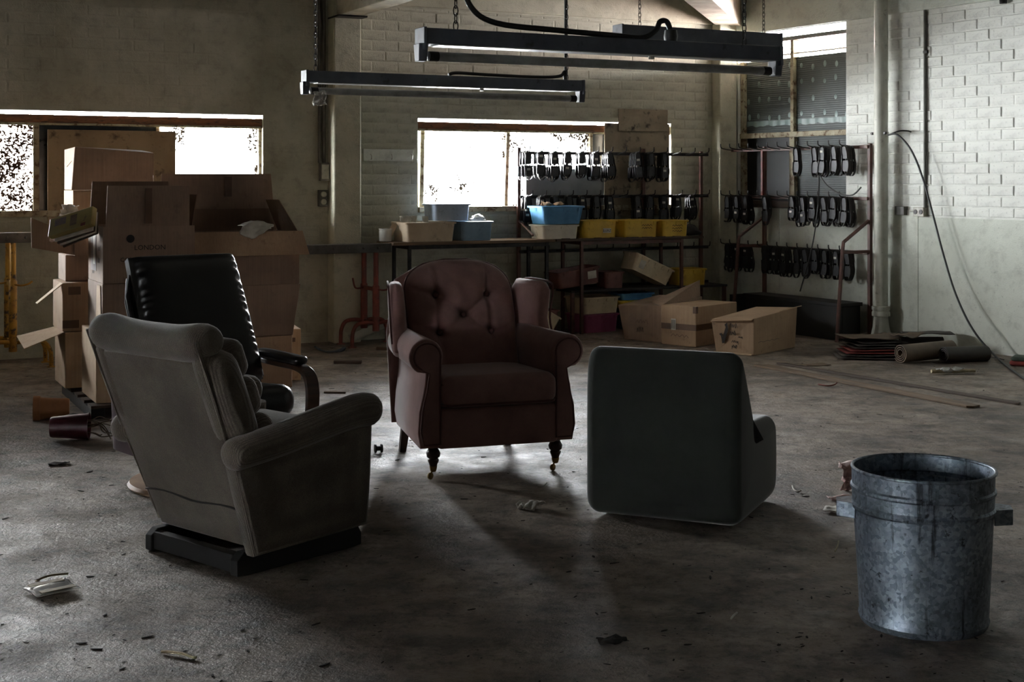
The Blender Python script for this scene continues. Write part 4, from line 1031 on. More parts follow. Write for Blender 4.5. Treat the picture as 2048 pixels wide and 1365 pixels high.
# ------------------------------------------------------------------ plastic storage bins
def sbin(label, M_, w, d, h, mat, ribs=3, taper=.88, paper=None, cat='bin', group=None, name='storage_bin', mark=None):
    t = thing(name, label, cat, M_, group)
    def ring(sc_, z, ins=0): return [(x, y, z) for x, y in rrect(w * sc_ - 2 * ins, d * sc_ - 2 * ins, .03, 3)]
    MB().loft([ring(taper, 0), ring((taper + 1) / 2 * 1.0, h * .5), ring(1, h), ring(1, h, .004), ring((taper + 1) / 2, h * .5, .004), ring(taper, .006, .004)]).build('tub', mat, t, smooth=40)
    MB().loft([ring(1, h - .012, -.001), ring(1, h - .014, -.010), ring(1, h, -.012), ring(1, h + .003, -.004), ring(1, h, .003)], caps=False).build('rim', mat, t, smooth=40)
    for k in range(ribs):
        x = -w * .36 + w * .72 * (k / max(1, ribs - 1)) if ribs > 1 else 0
        MB().hexa([(x - .004, -d / 2 * .97 - .001, h * .70), (x + .004, -d / 2 * .97 - .001, h * .70), (x + .004, -d / 2 * .95 + .004, h * .70), (x - .004, -d / 2 * .95 + .004, h * .70),
                   (x - .004, -d / 2 - .009, h - .010), (x + .004, -d / 2 - .009, h - .010), (x + .004, -d / 2 + .004, h - .010), (x - .004, -d / 2 + .004, h - .010)]).build('rib', mat, t)
    for s in (-1, 1):
        MB().hexa([(s * w / 2 * .96, -.02, h * .72), (s * w / 2 * .97, -.012, h * .72), (s * w / 2 * .97, .02, h * .72), (s * w / 2 * .94, .02, h * .72), (s * (w / 2 + .008), -.02, h - .01), (s * (w / 2 + .009), .0, h - .01), (s * (w / 2 + .008), .02, h - .01), (s * (w / 2 - .004), .02, h - .01)]).build('rib', mat, t)
    fa = math.atan2(d / 2 * (1 - taper), h)
    if paper:
        px_, pz, pw, ph = paper
        yy = -d / 2 * (taper + (1 - taper) * pz) - .0035
        MB().bb(-pw / 2, pw / 2, -.0008, .0008, -ph / 2, ph / 2).build('paper_label', M['paper'], t, M=T(px_ * w, yy, pz * h) @ RX(fa))
    if mark:
        s_, px_, pz, sz = mark
        if s_[0] == '~':
            for k in range(int(s_[1])):
                f = pz - .17 * k; yy = -d / 2 * (taper + (1 - taper) * f) - .004
                scribble(t, T(px_ * w, yy, f * h) @ RX(fa) @ RX(pi / 2), .11, sz * .6, M['ink'], 5 * pz + k)
        for k, line in enumerate(s_.split('|') if s_[0] != '~' else ()):
            f = pz - k * sz * 1.15 / h; yy = -d / 2 * (taper + (1 - taper) * f) - (.0055 if paper else .004)
            text(line, sz, T(px_ * w, yy, f * h) @ RX(fa) @ RX(pi / 2), M['ink'], t, 'handwritten_mark')
    return t
def on1(px, n, z=ZT + .001): q = bwl(px, 470, n); return BWM @ T(q.x, -n, z)
g1 = 'plastic bins on the work tables'
sbin('beige bin full of papers at the left end of the table', on1(847, .30), .46, .34, .165, M['p_beige'], 2, .93, group=g1)
sbin('grey-blue bin beside the beige one, holding a plastic bag', on1(941, .28), .30, .30, .165, M['p_greyblue'], 1, .93, group=g1)
sbin('pale blue bin stacked on top of the beige and grey-blue ones', on1(893, .27, ZT + .176), .34, .26, .145, M['p_paleblue'], 0, .95, group=g1)
t = thing('glass_jar', 'small clear jar left of the beige bin', 'jar', on1(771, .26, ZT + .001))
MB().lathe([(.045, 0), (.055, .006), (.057, .09), (.053, .10), (.058, .102), (.058, .112), (.050, .112), (.050, .10), (.052, .012), (.001, .010)], 20).build('jar_body', M['clear_plastic'], t, smooth=50)
MB().bb(-.02, .03, -.003, .003, .02, .17, RY(.5)).build('scraper', M['p_beige'], t)
sbin('white bin under the bright blue bin', on1(1108, .345), .36, .28, .125, M['p_white'], 1, .94, group=g1)
sbin('bright blue bin stacked on the white one', on1(1112, .345, ZT + .134), .42, .30, .160, M['p_blue'], 3, .87, group=g1)
sbin('yellow bin with a paper label, right of the white bin', on1(1188, .345), .34, .27, .160, M['p_yellow'], 2, .95, paper=(.18, .42, .085, .042), mark=('LUXZ', .18, .42, .032), group=g1)
sbin('middle yellow bin of the three, with handwriting', on1(1268, .345), .36, .27, .158, M['p_yellow'], 3, .95, mark=('~2', .16, .70, .03), group=g1)
sbin('rightmost yellow bin on the dark table', on1(1337, .345), .28, .26, .150, M['p_yellow'], 3, .95, mark=('~3', .05, .68, .03), group=g1)
t = thing('shoe_last', 'small dark shoe form at the right end of the dark table', 'shoe form', on1(1384, .30))
MB().slab([(-.10, 0), (.09, 0), (.11, .03), (.07, .055), (.02, .10), (-.03, .11), (-.08, .09), (-.10, .04)], .07, .03, 3, .005, frame((0, 0, 0), (1, 0, 0), (0, 0, 1))).build('form_body', M['black_wood'], t, smooth=70)
MB().tube([(-.02, 0, .10), (-.03, 0, .16), (.0, 0, .2)], .004, 6).build('wire', M['cable'], t, smooth=60)
random.seed(5)
for k in range(4):
    q = bwl(804 + 15 * k, 440, .28 + .02 * (k % 3))
    rag('paper_sheet', BWM @ T(q.x, -.30 + .02 * (k % 3), ZT + .165 + .004) @ RZ(random.uniform(-.2, .2)) @ RX(random.uniform(1.1, 1.3)), .055, .10, .018, M['paper'], k * 2.1, f'{["leftmost","second","third","rightmost"][k]} crumpled paper sticking up from the beige bin', 'paper', n=6, group='papers in the beige bin')
def bag(name, M_, r, mat, seed, lab, cat, sq=(1, 1, 1)):
    b = MB(); bm = bmesh.new(); bmesh.ops.create_icosphere(bm, subdivisions=3, radius=1)
    vs = [];
    for v in bm.verts:
        p = v.co; k = 1 + .28 * mnoise.noise(p * 2.1 + Vector((seed, 0, 0))) + .16 * mnoise.noise(p * 5 + Vector((0, seed, 0)))
        vs.append((p.x * r * k * sq[0], p.y * r * k * sq[1], p.z * r * k * sq[2]))
    fs = [tuple(v.index for v in f.verts) for f in bm.faces]; bm.free()
    o = b.add(vs, fs).build(name, mat, smooth=30); o.matrix_world = M_
    return tag(o, lab, cat)
q = bwl(952, 440, .28); bag('plastic_bag', BWM @ T(q.x + .02, -.28, ZT + .17), .070, M['clear_plastic'], 4.0, 'crumpled clear plastic bag spilling from the grey-blue bin', 'bag', (1, 1, .8))
q = bwl(1105, 400, .33); rag('brown_scrap', BWM @ T(q.x, -.33, ZT + .134 + .165), .18, .12, .04, M['card'], 8.8, 'brown scraps of leather heaped in the bright blue bin', 'scrap', n=6)
# below the tables
g2 = 'plastic bins stored under the dark table'
def onf(px, py, z=0.0, rot=0.0, tilt=None):
    p = atz(px, py, 0); Mx = T(p.x, p.y, z) @ RZ(AB + rot)
    return Mx @ tilt if tilt is not None else Mx
sbin('magenta pink bin on the floor under the cream one', BWM @ T(bwl(1184, 600, .27).x, -.27, 0) @ RZ(.14), .40, .30, .165, M['p_pink'], 3, .92, group=g2)
sbin('cream bin stacked on the magenta pink bin', BWM @ T(bwl(1184, 600, .27).x, -.27, .172) @ RZ(.14), .41, .31, .150, M['p_cream'], 4, .92, group=g2)
dk = BWM @ T(bwl(1270, 600, .28).x, -.28, 0)
sbin('dark blue bin on the floor behind the magenta pink bin', dk, .30, .26, .20, M['p_darkblue'], 2, .95, group=g2)
sbin('shallow yellow tray under the blue tray', dk @ T(-.04, 0, .206), .36, .26, .070, M['p_yellow'], 4, .90, cat='tray', group=g2)
sbin('shallow blue tray on top of the yellow tray', dk @ T(-.04, 0, .281), .35, .25, .062, M['p_blue'], 4, .90, cat='tray', group=g2)
rag('rag_heap', dk @ T(-.04, 0, .340), .26, .17, .022, M['steel_dark'], 5.1, 'dark rags lying in the blue tray', 'rag', n=8)
q = bwl(1150, 560, .33)
sbin('tilted maroon bin with a pale label on the lower rack rail', BWM @ T(q.x, -.305, .436) @ RY(radians(-7)), .44, .26, .15, M['p_maroon'], 3, .93, paper=(.30, .55, .09, .07), group=g2)
q = bwl(1218, 560, .26)
sbin('dull maroon bin behind, between maroon and cream ones', BWM @ T(q.x, -.27, .397), .20, .20, .15, M['p_maroon'], 2, .93, group=g2)
q = bwl(1292, 560, .34)
sbin('cream bin tipped on its side below the dark table', BWM @ T(q.x, -.29, .485) @ RY(radians(24)), .44, .26, .16, M['p_cream'], 5, .93, paper=(-.30, .5, .06, .08), group=g2)
q = bwl(1372, 560, .28)
sbin('yellow bin below the right end of the dark table', BWM @ T(q.x, -.29, .397), .30, .24, .155, M['p_yellow'], 3, .95, group=g2)
sbin('small red-rimmed bin just right of the pink armchair', BWM @ T(bwl(1092, 600, .28).x, -.28, 0), .17, .18, .22, M['p_maroon'], 0, .9, group=g2)
t_ = BWM @ T(bwl(1084, 600, .62).x, -.62, .036) @ RY(radians(28))
sbin('small cream tub leaning beside the pink armchair wing', t_, .14, .14, .20, M['p_cream'], 0, .85, cat='tub', group=g2)

# ------------------------------------------------------------------ trestle benches with rail
def trestle(label, px_post, nf, nr_, ztop, mat, x_a, x_b, span, zc_):
    xp = bwl(px_post, 560, nf).x
    t = thing('trestle_bench', label, 'trestle', BWM @ T(xp, 0, 0))
    rl = MB().bb(x_a - xp, x_b - xp, -nf - .03, -nf + .03, ztop - .075, ztop).build('rail', M['rail_steel'], t, bevel=.004)
    k = x_a - xp + .06
    while k < x_b - xp:
        MB().lathe([(.001, .006), (.010, .004), (.012, 0), (.001, -.001)], 8, T(k, -nf - .03, ztop - .035) @ RX(pi / 2)).build('rivet', M['rail_steel'], rl, smooth=60); k += .13
    for n_ in (nf, nr_):
        y = -n_; x_off = 0
        MB().lathe([(.022, ztop - .45), (.022, ztop - .076)], 12, T(0, y, 0)).build('inner_post', mat, t, smooth=50)
        MB().lathe([(.030, .13), (.030, ztop - .36), (.024, ztop - .35)], 14, T(0, y, 0)).build('outer_post', mat, t, smooth=50)
        for s in (-1, 1):
            MB().tube(catmull([(0, y, .195), (s * span * .45, y, .205), (s * span * .8, y, .19), (s * span * .97, y, .13), (s * span, y, .06), (s * span, y, 0)], 5), .0165, 9).build('leg', mat, t, smooth=60)
            MB().bb(s * span - .03, s * span + .03, y - .02, y + .02, 0, .008).build('foot_plate', mat, t)
        MB().tube(catmull([(0, y - .02, ztop - .38), (.05 if n_ == nf else -.05, y - .04, ztop - .39), (.10 if n_ == nf else -.10, y - .05, ztop - .38), (.13 if n_ == nf else -.12, y - .05, ztop - .30 if n_ != nf else ztop - .36)], 4), .008, 6).build('clamp_handle', mat, t, smooth=60)
    MB().bb(-.016, .016, -nf, -nr_, ztop - .40, ztop - .37).build('tie_bar', mat, t)
    MB().bb(-.012, .012, -nf, -nr_, .185, .205).build('tie_bar', mat, t)
    MB().bb(x_a - xp, x_b - xp, -nr_ - .02, -nr_ + .02, ztop - .075, ztop - .01).build('rear_rail', M['rail_steel'], t, bevel=.004)
    return t
trestle('red trestle carrying a grey rail beside the pilaster', 752, .50, .215, .865, M['red_steel'], bwl(560, 480, .5).x, bwl(781, 480, .5).x, .21, 0)
trestle('yellow trestle carrying a grey rail at the left edge', 26, .60, .30, 1.01, M['yellow_steel'], bwl(-80, 460, .6).x, bwl(120, 460, .6).x, .27, 0)

# ------------------------------------------------------------------ cardboard boxes
def cbox(label, M_, w, d, h, mat, opened=False, tape=True, group='stacked cardboard boxes on the left', name='cardboard_box', skew=None):
    """origin = front-left-bottom corner; x = width, y = depth, z up"""
    t = thing(name, label, 'box', M_, group)
    c = [(0, 0, 0), (w, 0, 0), (w, d, 0), (0, d, 0), (0, 0, h), (w, 0, h), (w, d, h), (0, d, h)]
    if skew: c = [tuple(Vector(p) + Vector(skew.get(i, (0, 0, 0)))) for i, p in enumerate(c)]
    if not opened: MB().hexa(c).build('carton', mat, t, bevel=.005)
    else:
        k = .006; b = MB()
        b.quad([c[0], c[1], c[2], c[3]], k); carton = b.build('carton', mat, t)
        for i, j in ((0, 1), (1, 2), (2, 3), (3, 0)):
            MB().quad([c[i], c[j], c[j + 4], c[i + 4]], k).build('side_panel', mat, t)
    if tape and not opened:
        MB().bb(w * .5 - .025, w * .5 + .025, -.0015, d + .0015, h - .10, h + .0025).build('tape', M['tape'], t)
    return t
def flap(t, pts, mat, th=.005): return MB().quad(pts, th).build('flap', mat, t)
def stack(px, d, z, rot=0.0):
    return T((px - 1024) / FPX * d, d, z) @ RZ(AB + rot)
# timber pallet carrying the stack
pal = thing('pallet', 'dark timber pallet under the box stack on the left', 'pallet', stack(176, 8.0, 0))
for k in range(5): MB().bb(.02, 1.2, .02 + .24 * k, .14 + .24 * k, .06, .078).build('slat', M['timber_dark'], pal, bevel=.002)
for k in range(3): MB().bb(.02 + .55 * k, .10 + .55 * k, .02, 1.12, 0, .06).build('bearer', M['black_wood'], pal, bevel=.002)
# left column (furthest left, behind)
b1 = cbox('pale box at the foot of the leftmost column', stack(130, 8.62, .09), .40, .42, .352, M['card3'], tape=False)
flap(b1, [(0, .02, .352), (0, .40, .352), (-.24, .40, .30), (-.24, .02, .26)], M['card3'])
b2 = cbox('tan box with patched corners second in the leftmost column', stack(125, 8.62, .447), .42, .40, .305, M['card'], tape=False)
flap(b2, [(0, .0, .30), (0, .10, .30), (-.15, .08, .18), (-.15, 0, .18)], M['card3'])
bx_ = cbox('shallow brown box third in the leftmost column', stack(131, 8.74, .753), .38, .30, .168, M['card2'], tape=False)
MB().bb(.035, .11, -.0015, 0, .23, .28).build('tape', M['tape'], b2); MB().bb(.0, .10, -.0015, 0, .02, .07).build('tape', M['tape'], b2)
b3 = cbox('open box with a wide flap spread out to the left', stack(150, 8.62, .927), .40, .42, .125, M['card2'], opened=True)
flap(b3, [(0, .02, .125), (0, .02, .0), (-.265, -.05, .055), (-.27, -.05, .24)], M['card2'])
flap(b3, [(0, .03, .125), (0, .40, .125), (-.20, .40, .16), (-.20, .03, .16)], M['card2'])
# support behind and the two boxes on top
s0 = cbox('tall box hidden behind the left columns under the topmost boxes', stack(147, 9.42, .0), .52, .40, 1.0, M['card2'], tape=False)
a2 = cbox('half-hidden box directly below the topmost one', stack(146, 9.42, 1.002), .50, .40, .325, M['card'], tape=False)
a1 = cbox('topmost box of the stack, in front of the plywood sheet', stack(146, 9.40, 1.33), .545, .38, .285, M['card2'], tape=False, skew={4: (.012, 0, .012), 5: (.0, 0, -.025), 0: (-.01, 0, 0)})
MB().bb(.20, .545, -.003, 0, .10, .255).build('loose_panel', M['card2'], a1)
flap(a1, [(0, .05, .20), (0, .10, .20), (-.03, .08, .16), (-.03, .06, .16)], M['card3'], .003)
# middle column with the printed box
c1 = cbox('pale tall box at the foot of the printed column', stack(192, 8.10, .08), .52, .50, .418, M['card3'], tape=False)
c2 = cbox('torn-sided box below the printed box', stack(205, 8.12, .50), .52, .50, .285, M['card2'], tape=False)
MB().quad([(-.004, .02, .02), (-.004, .20, .02), (-.004, .16, .27), (-.004, .05, .27)], .003).build('torn_patch', M['card3'], c2)
cl = cbox('open box printed LONDON with raised flaps', stack(207, 8.10, .790), .535, .50, .333, M['card2'], opened=True)
flap(cl, [(.012, -.002, .333), (.505, -.002, .333), (.500, -.03, .575), (.018, -.03, .575)], M['card2'])
flap(cl, [(0, .49, .333), (.51, .49, .333), (.49, .50, .60), (.02, .50, .60)], M['card_in'])
flap(cl, [(.53, .03, .333), (.53, .47, .333), (.56, .47, .52), (.56, .03, .52)], M['card_in'])
MB().bb(.235, .275, -.036, -.032, .35, .56).build('tape', M['tape'], cl, M=RX(radians(-.0)))
Fp = lambda x, z: T(x, -.0045, z) @ RX(pi / 2)
text('LONDON', .042, Fp(.27, .205), M['ink'], cl); text('COLOUR', .036, Fp(.17, .135), M['ink'], cl); text('ROSE', .036, Fp(.36, .135), M['ink'], cl)
MB().lathe([(.001, 0), (.024, 0), (.024, .0008), (.001, .0008)], 24, Fp(.155, .26)).build('printed_dot', M['ink'], cl)
Sp = lambda y, z: T(-.0045, y, z) @ RZ(-pi / 2) @ RX(pi / 2)
for yy_, zz_, ww_ in ((.12, .20, .09), (.13, .13, .07), (.32, .05, .08)): scribble(cl, Sp(yy_, zz_), ww_, .035, M['ink'], zz_ * 10)
MB().bb(-.005, -.0035, .22, .40, .06, .33).build('tape', M['tape'], cl); MB().bb(-.006, -.005, .25, .31, .10, .32).build('paper_label', M['paper'], cl)
# right column with the big open box
e0 = cbox('box at the foot of the right column behind the leather recliner', stack(410, 8.5, .08), .56, .50, .33, M['card'], tape=False)
e1 = cbox('second box of the right column, beside the wall', stack(405, 8.5, .412), .58, .50, .325, M['card2'], tape=False, skew={5: (.05, 0, 0), 6: (.05, 0, 0)})
e2 = cbox('big open box spilling a white cloth, on the right column', stack(385, 8.48, .74), .68, .48, .325, M['card2'], opened=True)
flap(e2, [(0, -.012, .335), (.70, -.012, .335), (.735, -.05, .185), (.005, -.05, .185)], M['card'])
flap(e2, [(0, .48, .325), (.68, .48, .325), (.69, .48, .47), (.0, .48, .47)], M['card_in'])
flap(e2, [(-.10, .485, .47), (.66, .485, .47), (.645, .50, .70), (-.08, .50, .70)], M['card2'])
flap(e2, [(.682, .02, .325), (.682, .46, .325), (.60, .46, .53), (.61, .20, .53)], M['card2'])
MB().bb(.33, .375, .478, .482, .55, .68).build('tape', M['tape'], e2)
MB().bb(.02, .66, .02, .46, .02, .26).build('dark_inside_block', M['card_in'], e2)  # solid dark block standing in for the shaded inside of the box
q = e2.matrix_world
cv = lambda u, v: (.30 + .20 * u + .02 * sin(5 * v), .06 - .125 * v - .008 * sin(7 * u), .372 + .03 * sin(pi * u) * (1 - v) - .13 * max(0, v - .35) * (1 - 1.2 * abs(u - .35)) + .012 * mnoise.noise((u * 5, v * 5, 1)))
o = MB().grid(cv, 14, 14).build('white_cloth', M['paper'], solid=.003, smooth=80); o.matrix_world = q; tag(o, 'crumpled white cloth hanging over the front of the big open box', 'cloth')
f1 = cbox('narrow pale box with a hand slot on the floor beside the box stack', stack(556, 9.55, 0, -.15), .16, .34, .36, M['card3'], tape=False)
MB().bb(.04, .12, -.002, 0, .27, .30).build('hand_slot', M['card_in'], f1); MB().bb(.075, .095, -.0015, 0, .10, .25).build('tape', M['tape'], f1)
# yellow packet of booklets resting on the spread flap
q0 = atd(145, 446, 8.27)
Ym = frame(q0, (.30, -.12, .085), (-.05, .55, 1.0))
t = thing('book_packet', 'yellow printed packet lying tilted on the spread box flap', 'packet', Ym)
MB().bb(-.165, .165, -.06, .06, -.02, .02).build('sleeve', M['yellow_card'], t, bevel=.004)
MB().bb(-.12, -.035, -.002, .045, .0202, .021).build('printed_photo', M['photo_print'], t)
MB().bb(.00, .05, -.03, .04, .0202, .0208).build('printed_panel', M['timber'], t)
MB().bb(.085, .12, -.055, -.035, .0202, .0208).build('printed_badge', M['red_cloth'], t)
for k in range(4): MB().bb(-.15 + .01 * k, .14, -.075 - .008 * k, .05, -.034 - .011 * k, -.024 - .011 * k).build('booklet', M['paper'] if k % 2 == 0 else M['timber_dark'], t, M=RZ(.03 * k))
MB().bb(-.18, -.155, -.07, -.01, -.03, -.012).build('torn_end', M['paper_pink'], t)
o = rag('crumpled_tissue', T(*atd(141, 424, 8.7)) @ RX(1.2), .10, .09, .05, M['paper'], 6.2, 'white crumpled tissue behind the yellow packet', 'tissue')

# boxes on the floor at the right
g3 = 'cardboard boxes on the floor by the dark table'
rb = radians(50)
def fbox(px, py, rot, **k):
    p = atz(px, py, 0); return T(p.x, p.y, 0) @ RZ(rot)
# local x runs away to the right, local y runs away to the left from the near corner
k1 = cbox('closed taped box with a paper label, middle of the three floor boxes', fbox(1392, 695, rb), .66, .345, .335, M['card'], tape=False, group=g3)
MB().bb(-.0018, .0, .0, .345, .135, .185).build('tape', M['tape'], k1); MB().bb(.0, .66, -.0018, .0, .135, .185).build('tape', M['tape'], k1)
MB().bb(-.0035, -.0018, .20, .245, .13, .225).build('paper_label', M['paper'], k1)
for i in range(5): MB().bb(-.0045, -.0035, .205 + .008 * i, .208 + .008 * i, .14, .215).build('printed_line', M['ink'], k1)
scribble(k1, T(-.003, .16, .085) @ RZ(-pi / 2) @ RX(pi / 2), .17, .03, M['tape'], 3)
MB().bb(-.002, .03, -.002, .03, .28, .337).build('tape', M['tape'], k1)
k2 = cbox('battered box marked with a black tick, nearest of the floor boxes', fbox(1508, 712, rb + .02), .70, .345, .30, M['card'], tape=False, group=g3, skew={4: (0, 0, -.005), 7: (-.03, .03, -.03), 3: (.0, .0, 0), 5: (.02, -.01, .035), 6: (.0, .02, .02)})
Lk = frame((-.006, .36, 0), (0, -1, 0), (-.09, 0, 1))
MB().prism([(.055, .155), (.075, .165), (.088, .135), (.118, .215), (.108, .235), (.135, .255), (.138, .195), (.098, .085), (.080, .08), (.072, .14)], 0, .0015, Lk).build('painted_tick', M['ink'], k2)
for yy_, zz_, ww_, hh_ in ((.19, .23, .06, .05), (.18, .17, .05, .05), (.20, .10, .06, .03), (.19, .06, .05, .04), (.25, .14, .04, .02)):
    scribble(k2, Lk @ T(yy_, zz_, .001) @ RZ(.3 * sin(zz_ * 40)), ww_, hh_, M['ink'], zz_ * 10)
scribble(k2, T(.25, -.003, .10) @ RX(pi / 2), .36, .012, M['tape'], 8)
MB().bb(.46, .51, -.0018, .0, .12, .29).build('tape', M['tape'], k2)
flap(k2, [(0, .36, .27), (0, .0, .296), (-.045, -.0, .285), (-.05, .37, .255)], M['card'])
flap(k2, [(-.02, .345, .012), (-.02, 0, .012), (-.05, .0, .006), (-.05, .345, .006)], M['card3'])
flap(k2, [(.42, -.004, .326), (.74, -.004, .338), (.76, -.03, .345), (.42, -.02, .33)], M['card3'])
k3 = cbox('open carton with its lid raised, leaning left behind the taped box', fbox(1327, 686.5, rb), .62, .41, .30, M['card2'], tape=False, group=g3, skew={7: (.0, .07, .0), 4: (.0, .01, .02), 5: (0, 0, .06), 6: (0, .05, .05)})
flap(k3, [(0, .02, .318), (.62, .02, .36), (.66, .05, .50), (.06, .16, .345)], M['card2'])
flap(k3, [(0, .02, .32), (.0, .0, .32), (-.012, -.012, .03), (-.012, .01, .03)], M['card3'])
scribble(k3, T(-.006, .22, .17) @ RZ(-pi / 2) @ RX(pi / 2), .12, .04, M['tape'], 4)
scribble(k3, T(-.006, .24, .10) @ RZ(-pi / 2) @ RX(pi / 2), .07, .06, M['ink'], 6)

# ------------------------------------------------------------------ things lying on the floor
def spiral(turns, r0, r1, th, n=60):
    o_, i_ = [], []
    for k in range(n + 1):
        f = k / n; a = 2 * pi * turns * f; r = r0 + (r1 - r0) * f
        o_.append((r * cos(a), r * sin(a))); i_.append(((r - th) * cos(a), (r - th) * sin(a)))
    return o_, i_
def roll(label, a, b_, r, mat, turns=3.4, th=.007, group='rolls of leather by the side wall'):
    a, b_ = Vector(a), Vector(b_); d = b_ - a; L = d.length
    o_, i_ = spiral(turns, r * .3, r, th); n = len(o_); bld = MB()
    vs = [(x, y, z) for z in (0, L) for ol in (o_, i_) for x, y in ol]
    fs = []
    for k in range(n - 1):
        fs += [(k, k + 1, 2 * n + k + 1, 2 * n + k), (n + k + 1, n + k, 3 * n + k, 3 * n + k + 1), (k + 1, k, n + k, n + k + 1), (2 * n + k, 2 * n + k + 1, 3 * n + k + 1, 3 * n + k)]
    fs += [(0, n, 3 * n, 2 * n)[::-1], (n - 1, 2 * n - 1, 4 * n - 1, 3 * n - 1)]
    o = bld.add(vs, fs).build('leather_roll', mat, smooth=40); o.matrix_world = frame(a, d.cross(Vector((0, 0, 1))), (0, 0, 1), d)
    return tag(o, label, 'roll', group)
p0, p1 = atz(1800, 727, .0), atz(1902, 719, .0)
roll('tan leather roll with a frayed end, on the floor by the side wall', (p0.x, p0.y, .075), (p1.x, p1.y, .085), .075, M['roll_tan'])
p0, p1 = atz(1888, 728, .0), atz(1972, 722, .0)
roll('dark leather roll to the right of the tan roll', (p0.x, p0.y + .02, .07), (p1.x, p1.y, .06), .065, M['roll_dark'])
p0, p1 = atz(1800, 700, .0), atz(1885, 700, .0)
roll('dark leather roll lying behind the tan roll at the wall', (p0.x, p0.y, .06), (p1.x, p1.y, .06), .055, M['roll_dark'])
random.seed(9)
def sheet(label, px, py, w, d, z, mat, rot, amp, seed, name='leather_sheet', th=.004, cat='sheet', group='flat leather sheets by the downpipe'):
    p = atz(px, py, 0)
    fn = lambda u, v: ((u - .5) * w, (v - .5) * d, amp * (mnoise.noise((u * 2 + seed, v * 2, seed)) + .7 * (u - .5) ** 2 * 2))
    o = MB().grid(fn, 12, 8).build(name, mat, solid=th, smooth=70); o.matrix_world = T(p.x, p.y, z) @ RZ(rot)
    return tag(o, label, cat, group)
for k in range(7):
    sheet(f'{["lowest","second lowest","third lowest","middle","third highest","second highest","highest"][k]} folded sheet in the pile at the foot of the downpipe', 1735 + 3 * k, 716 - 1.5 * k, .50 - .02 * k, .34, .012 + .015 * k, M['red_cloth'] if k in (2, 3) else M['roll_dark'], .05 * k - .1, .004, k * 1.7, group='folded sheets at the downpipe')
sheet('large brown leather offcut draped over the folded pile', 1738, 706, .44, .34, .132, M['roll_tan'], .2, .022, 3.1)
sheet('dark leather offcut spread behind the tan roll', 1852, 702, .40, .22, .140, M['roll_dark'], .1, .02, 5.6)
sheet('small pale leather scrap near the tan roll', 1812, 708, .24, .16, .15, M['roll_tan'], .5, .03, 7.7)
p = atz(1905, 748, 0)
t = thing('wrapped_stick', 'short stick wrapped in torn clear plastic before the rolls', 'stick', T(p.x, p.y, .02) @ RZ(.12))
MB().lathe([(.014, -.16), (.016, .0), (.012, .17)], 10, RY(pi / 2)).build('stick_core', M['pale_twig'], t, smooth=50)
rag('plastic_wrap', T(-.02, -.01, .0) @ RZ(.3), .20, .08, .03, M['clear_plastic'], 2.2, parent=t, n=9)
p = atz(2058, 731, 0)
t = thing('folded_cloth', 'folded red-edged green cloth at the right edge of the floor', 'cloth', T(p.x, p.y, 0) @ RZ(-.5))
MB().slab(rrect(.26, .20, .03, 3), .035, .015, 3, .004, T(0, 0, .018)).build('lower_fold', M['red_cloth'], t, smooth=60)
MB().slab(rrect(.25, .19, .03, 3), .03, .013, 3, .004, T(.005, .005, .05)).build('upper_fold', M['green_cloth'], t, smooth=60)
# planks
def plank(label, pa, pb, w, off, mat, th=.014, cut=.0):
    a, b_ = atz(*pa), atz(*pb); d = (b_ - a); L = d.length; d.normalize(); sd = Vector((0, 0, 1)).cross(d)
    if sd.y < 0: sd = -sd
    Mx = frame(a + sd * off, d, Vector((0, 0, 1)).cross(d), (0, 0, 1)); s = 1 if (Vector((0, 0, 1)).cross(d)).y > 0 else -1
    y0, y1 = (0, w) if s > 0 else (-w, 0)
    o = MB().prism([(0, y0), (L - cut, y0), (L, (y0 + y1) / 2 - .02), (L - .02, y1), (.05, y1)], .0, th).build('plank', mat, bevel=.003); o.matrix_world = Mx
    return tag(o, label, 'plank', 'planks on the floor at the right')
plank('wide grey weathered plank lying on the floor at the right', (1507, 733), (1940, 818), .105, 0, M['timber'], cut=.03)
plank('narrow darker plank alongside the wide weathered plank', (1530, 731), (2012, 814), .05, .112, M['timber_dark'], cut=.02)
o = sheet('flat pale card scrap on the floor beyond the plank', 1630, 731, .20, .12, .004, M['timber'], .3, .004, 4.4, name='card_scrap', cat='scrap', group=None)
o = MB().tube(catmull([atz(1637, 769, .006), atz(1655, 772, .006), atz(1668, 770, .012), atz(1674, 766, .03)], 4), .005, 6).build('bent_rod', M['red_steel'], smooth=60); tag(o, 'small bent red rod in front of the plank', 'rod')
# pots
p = atz(103, 838, 0)
t = thing('flower_pot', 'terracotta pot lying on its side on the left floor', 'pot', T(p.x, p.y, .062) @ RZ(.28))
MB().lathe([(.001, -.10), (.050, -.10), (.054, -.09), (.064, .06), (.074, .062), (.076, .10), (.070, .10), (.066, .06), (.050, -.085), (.001, -.085)], 24, RY(-pi / 2)).build('pot_body', M['terracotta'], t, smooth=40)
MB().lathe([(.001, 0), (.032, 0), (.036, .004), (.05, .004)], 20, T(.094, 0, 0) @ RY(-pi / 2), caps=False).build('pot_foot', M['terracotta'], t, smooth=40)
p = atz(140, 880, 0)
t = thing('flower_pot', 'maroon plastic pot tipped over with a dried plant', 'pot', T(p.x, p.y, .07) @ RZ(.15))
MB().lathe([(.001, -.10), (.052, -.10), (.056, -.09), (.070, .085), (.074, .10), (.068, .10), (.064, .085), (.05, -.085), (.001, -.085)], 24, RY(pi / 2)).build('pot_body', M['maroon_plastic'], t, smooth=40)
MB().lathe([(.001, .06), (.064, .055), (.064, .02), (.001, .02)], 18, RY(pi / 2)).build('soil_plug', M['soil'], t, smooth=40)
random.seed(31)
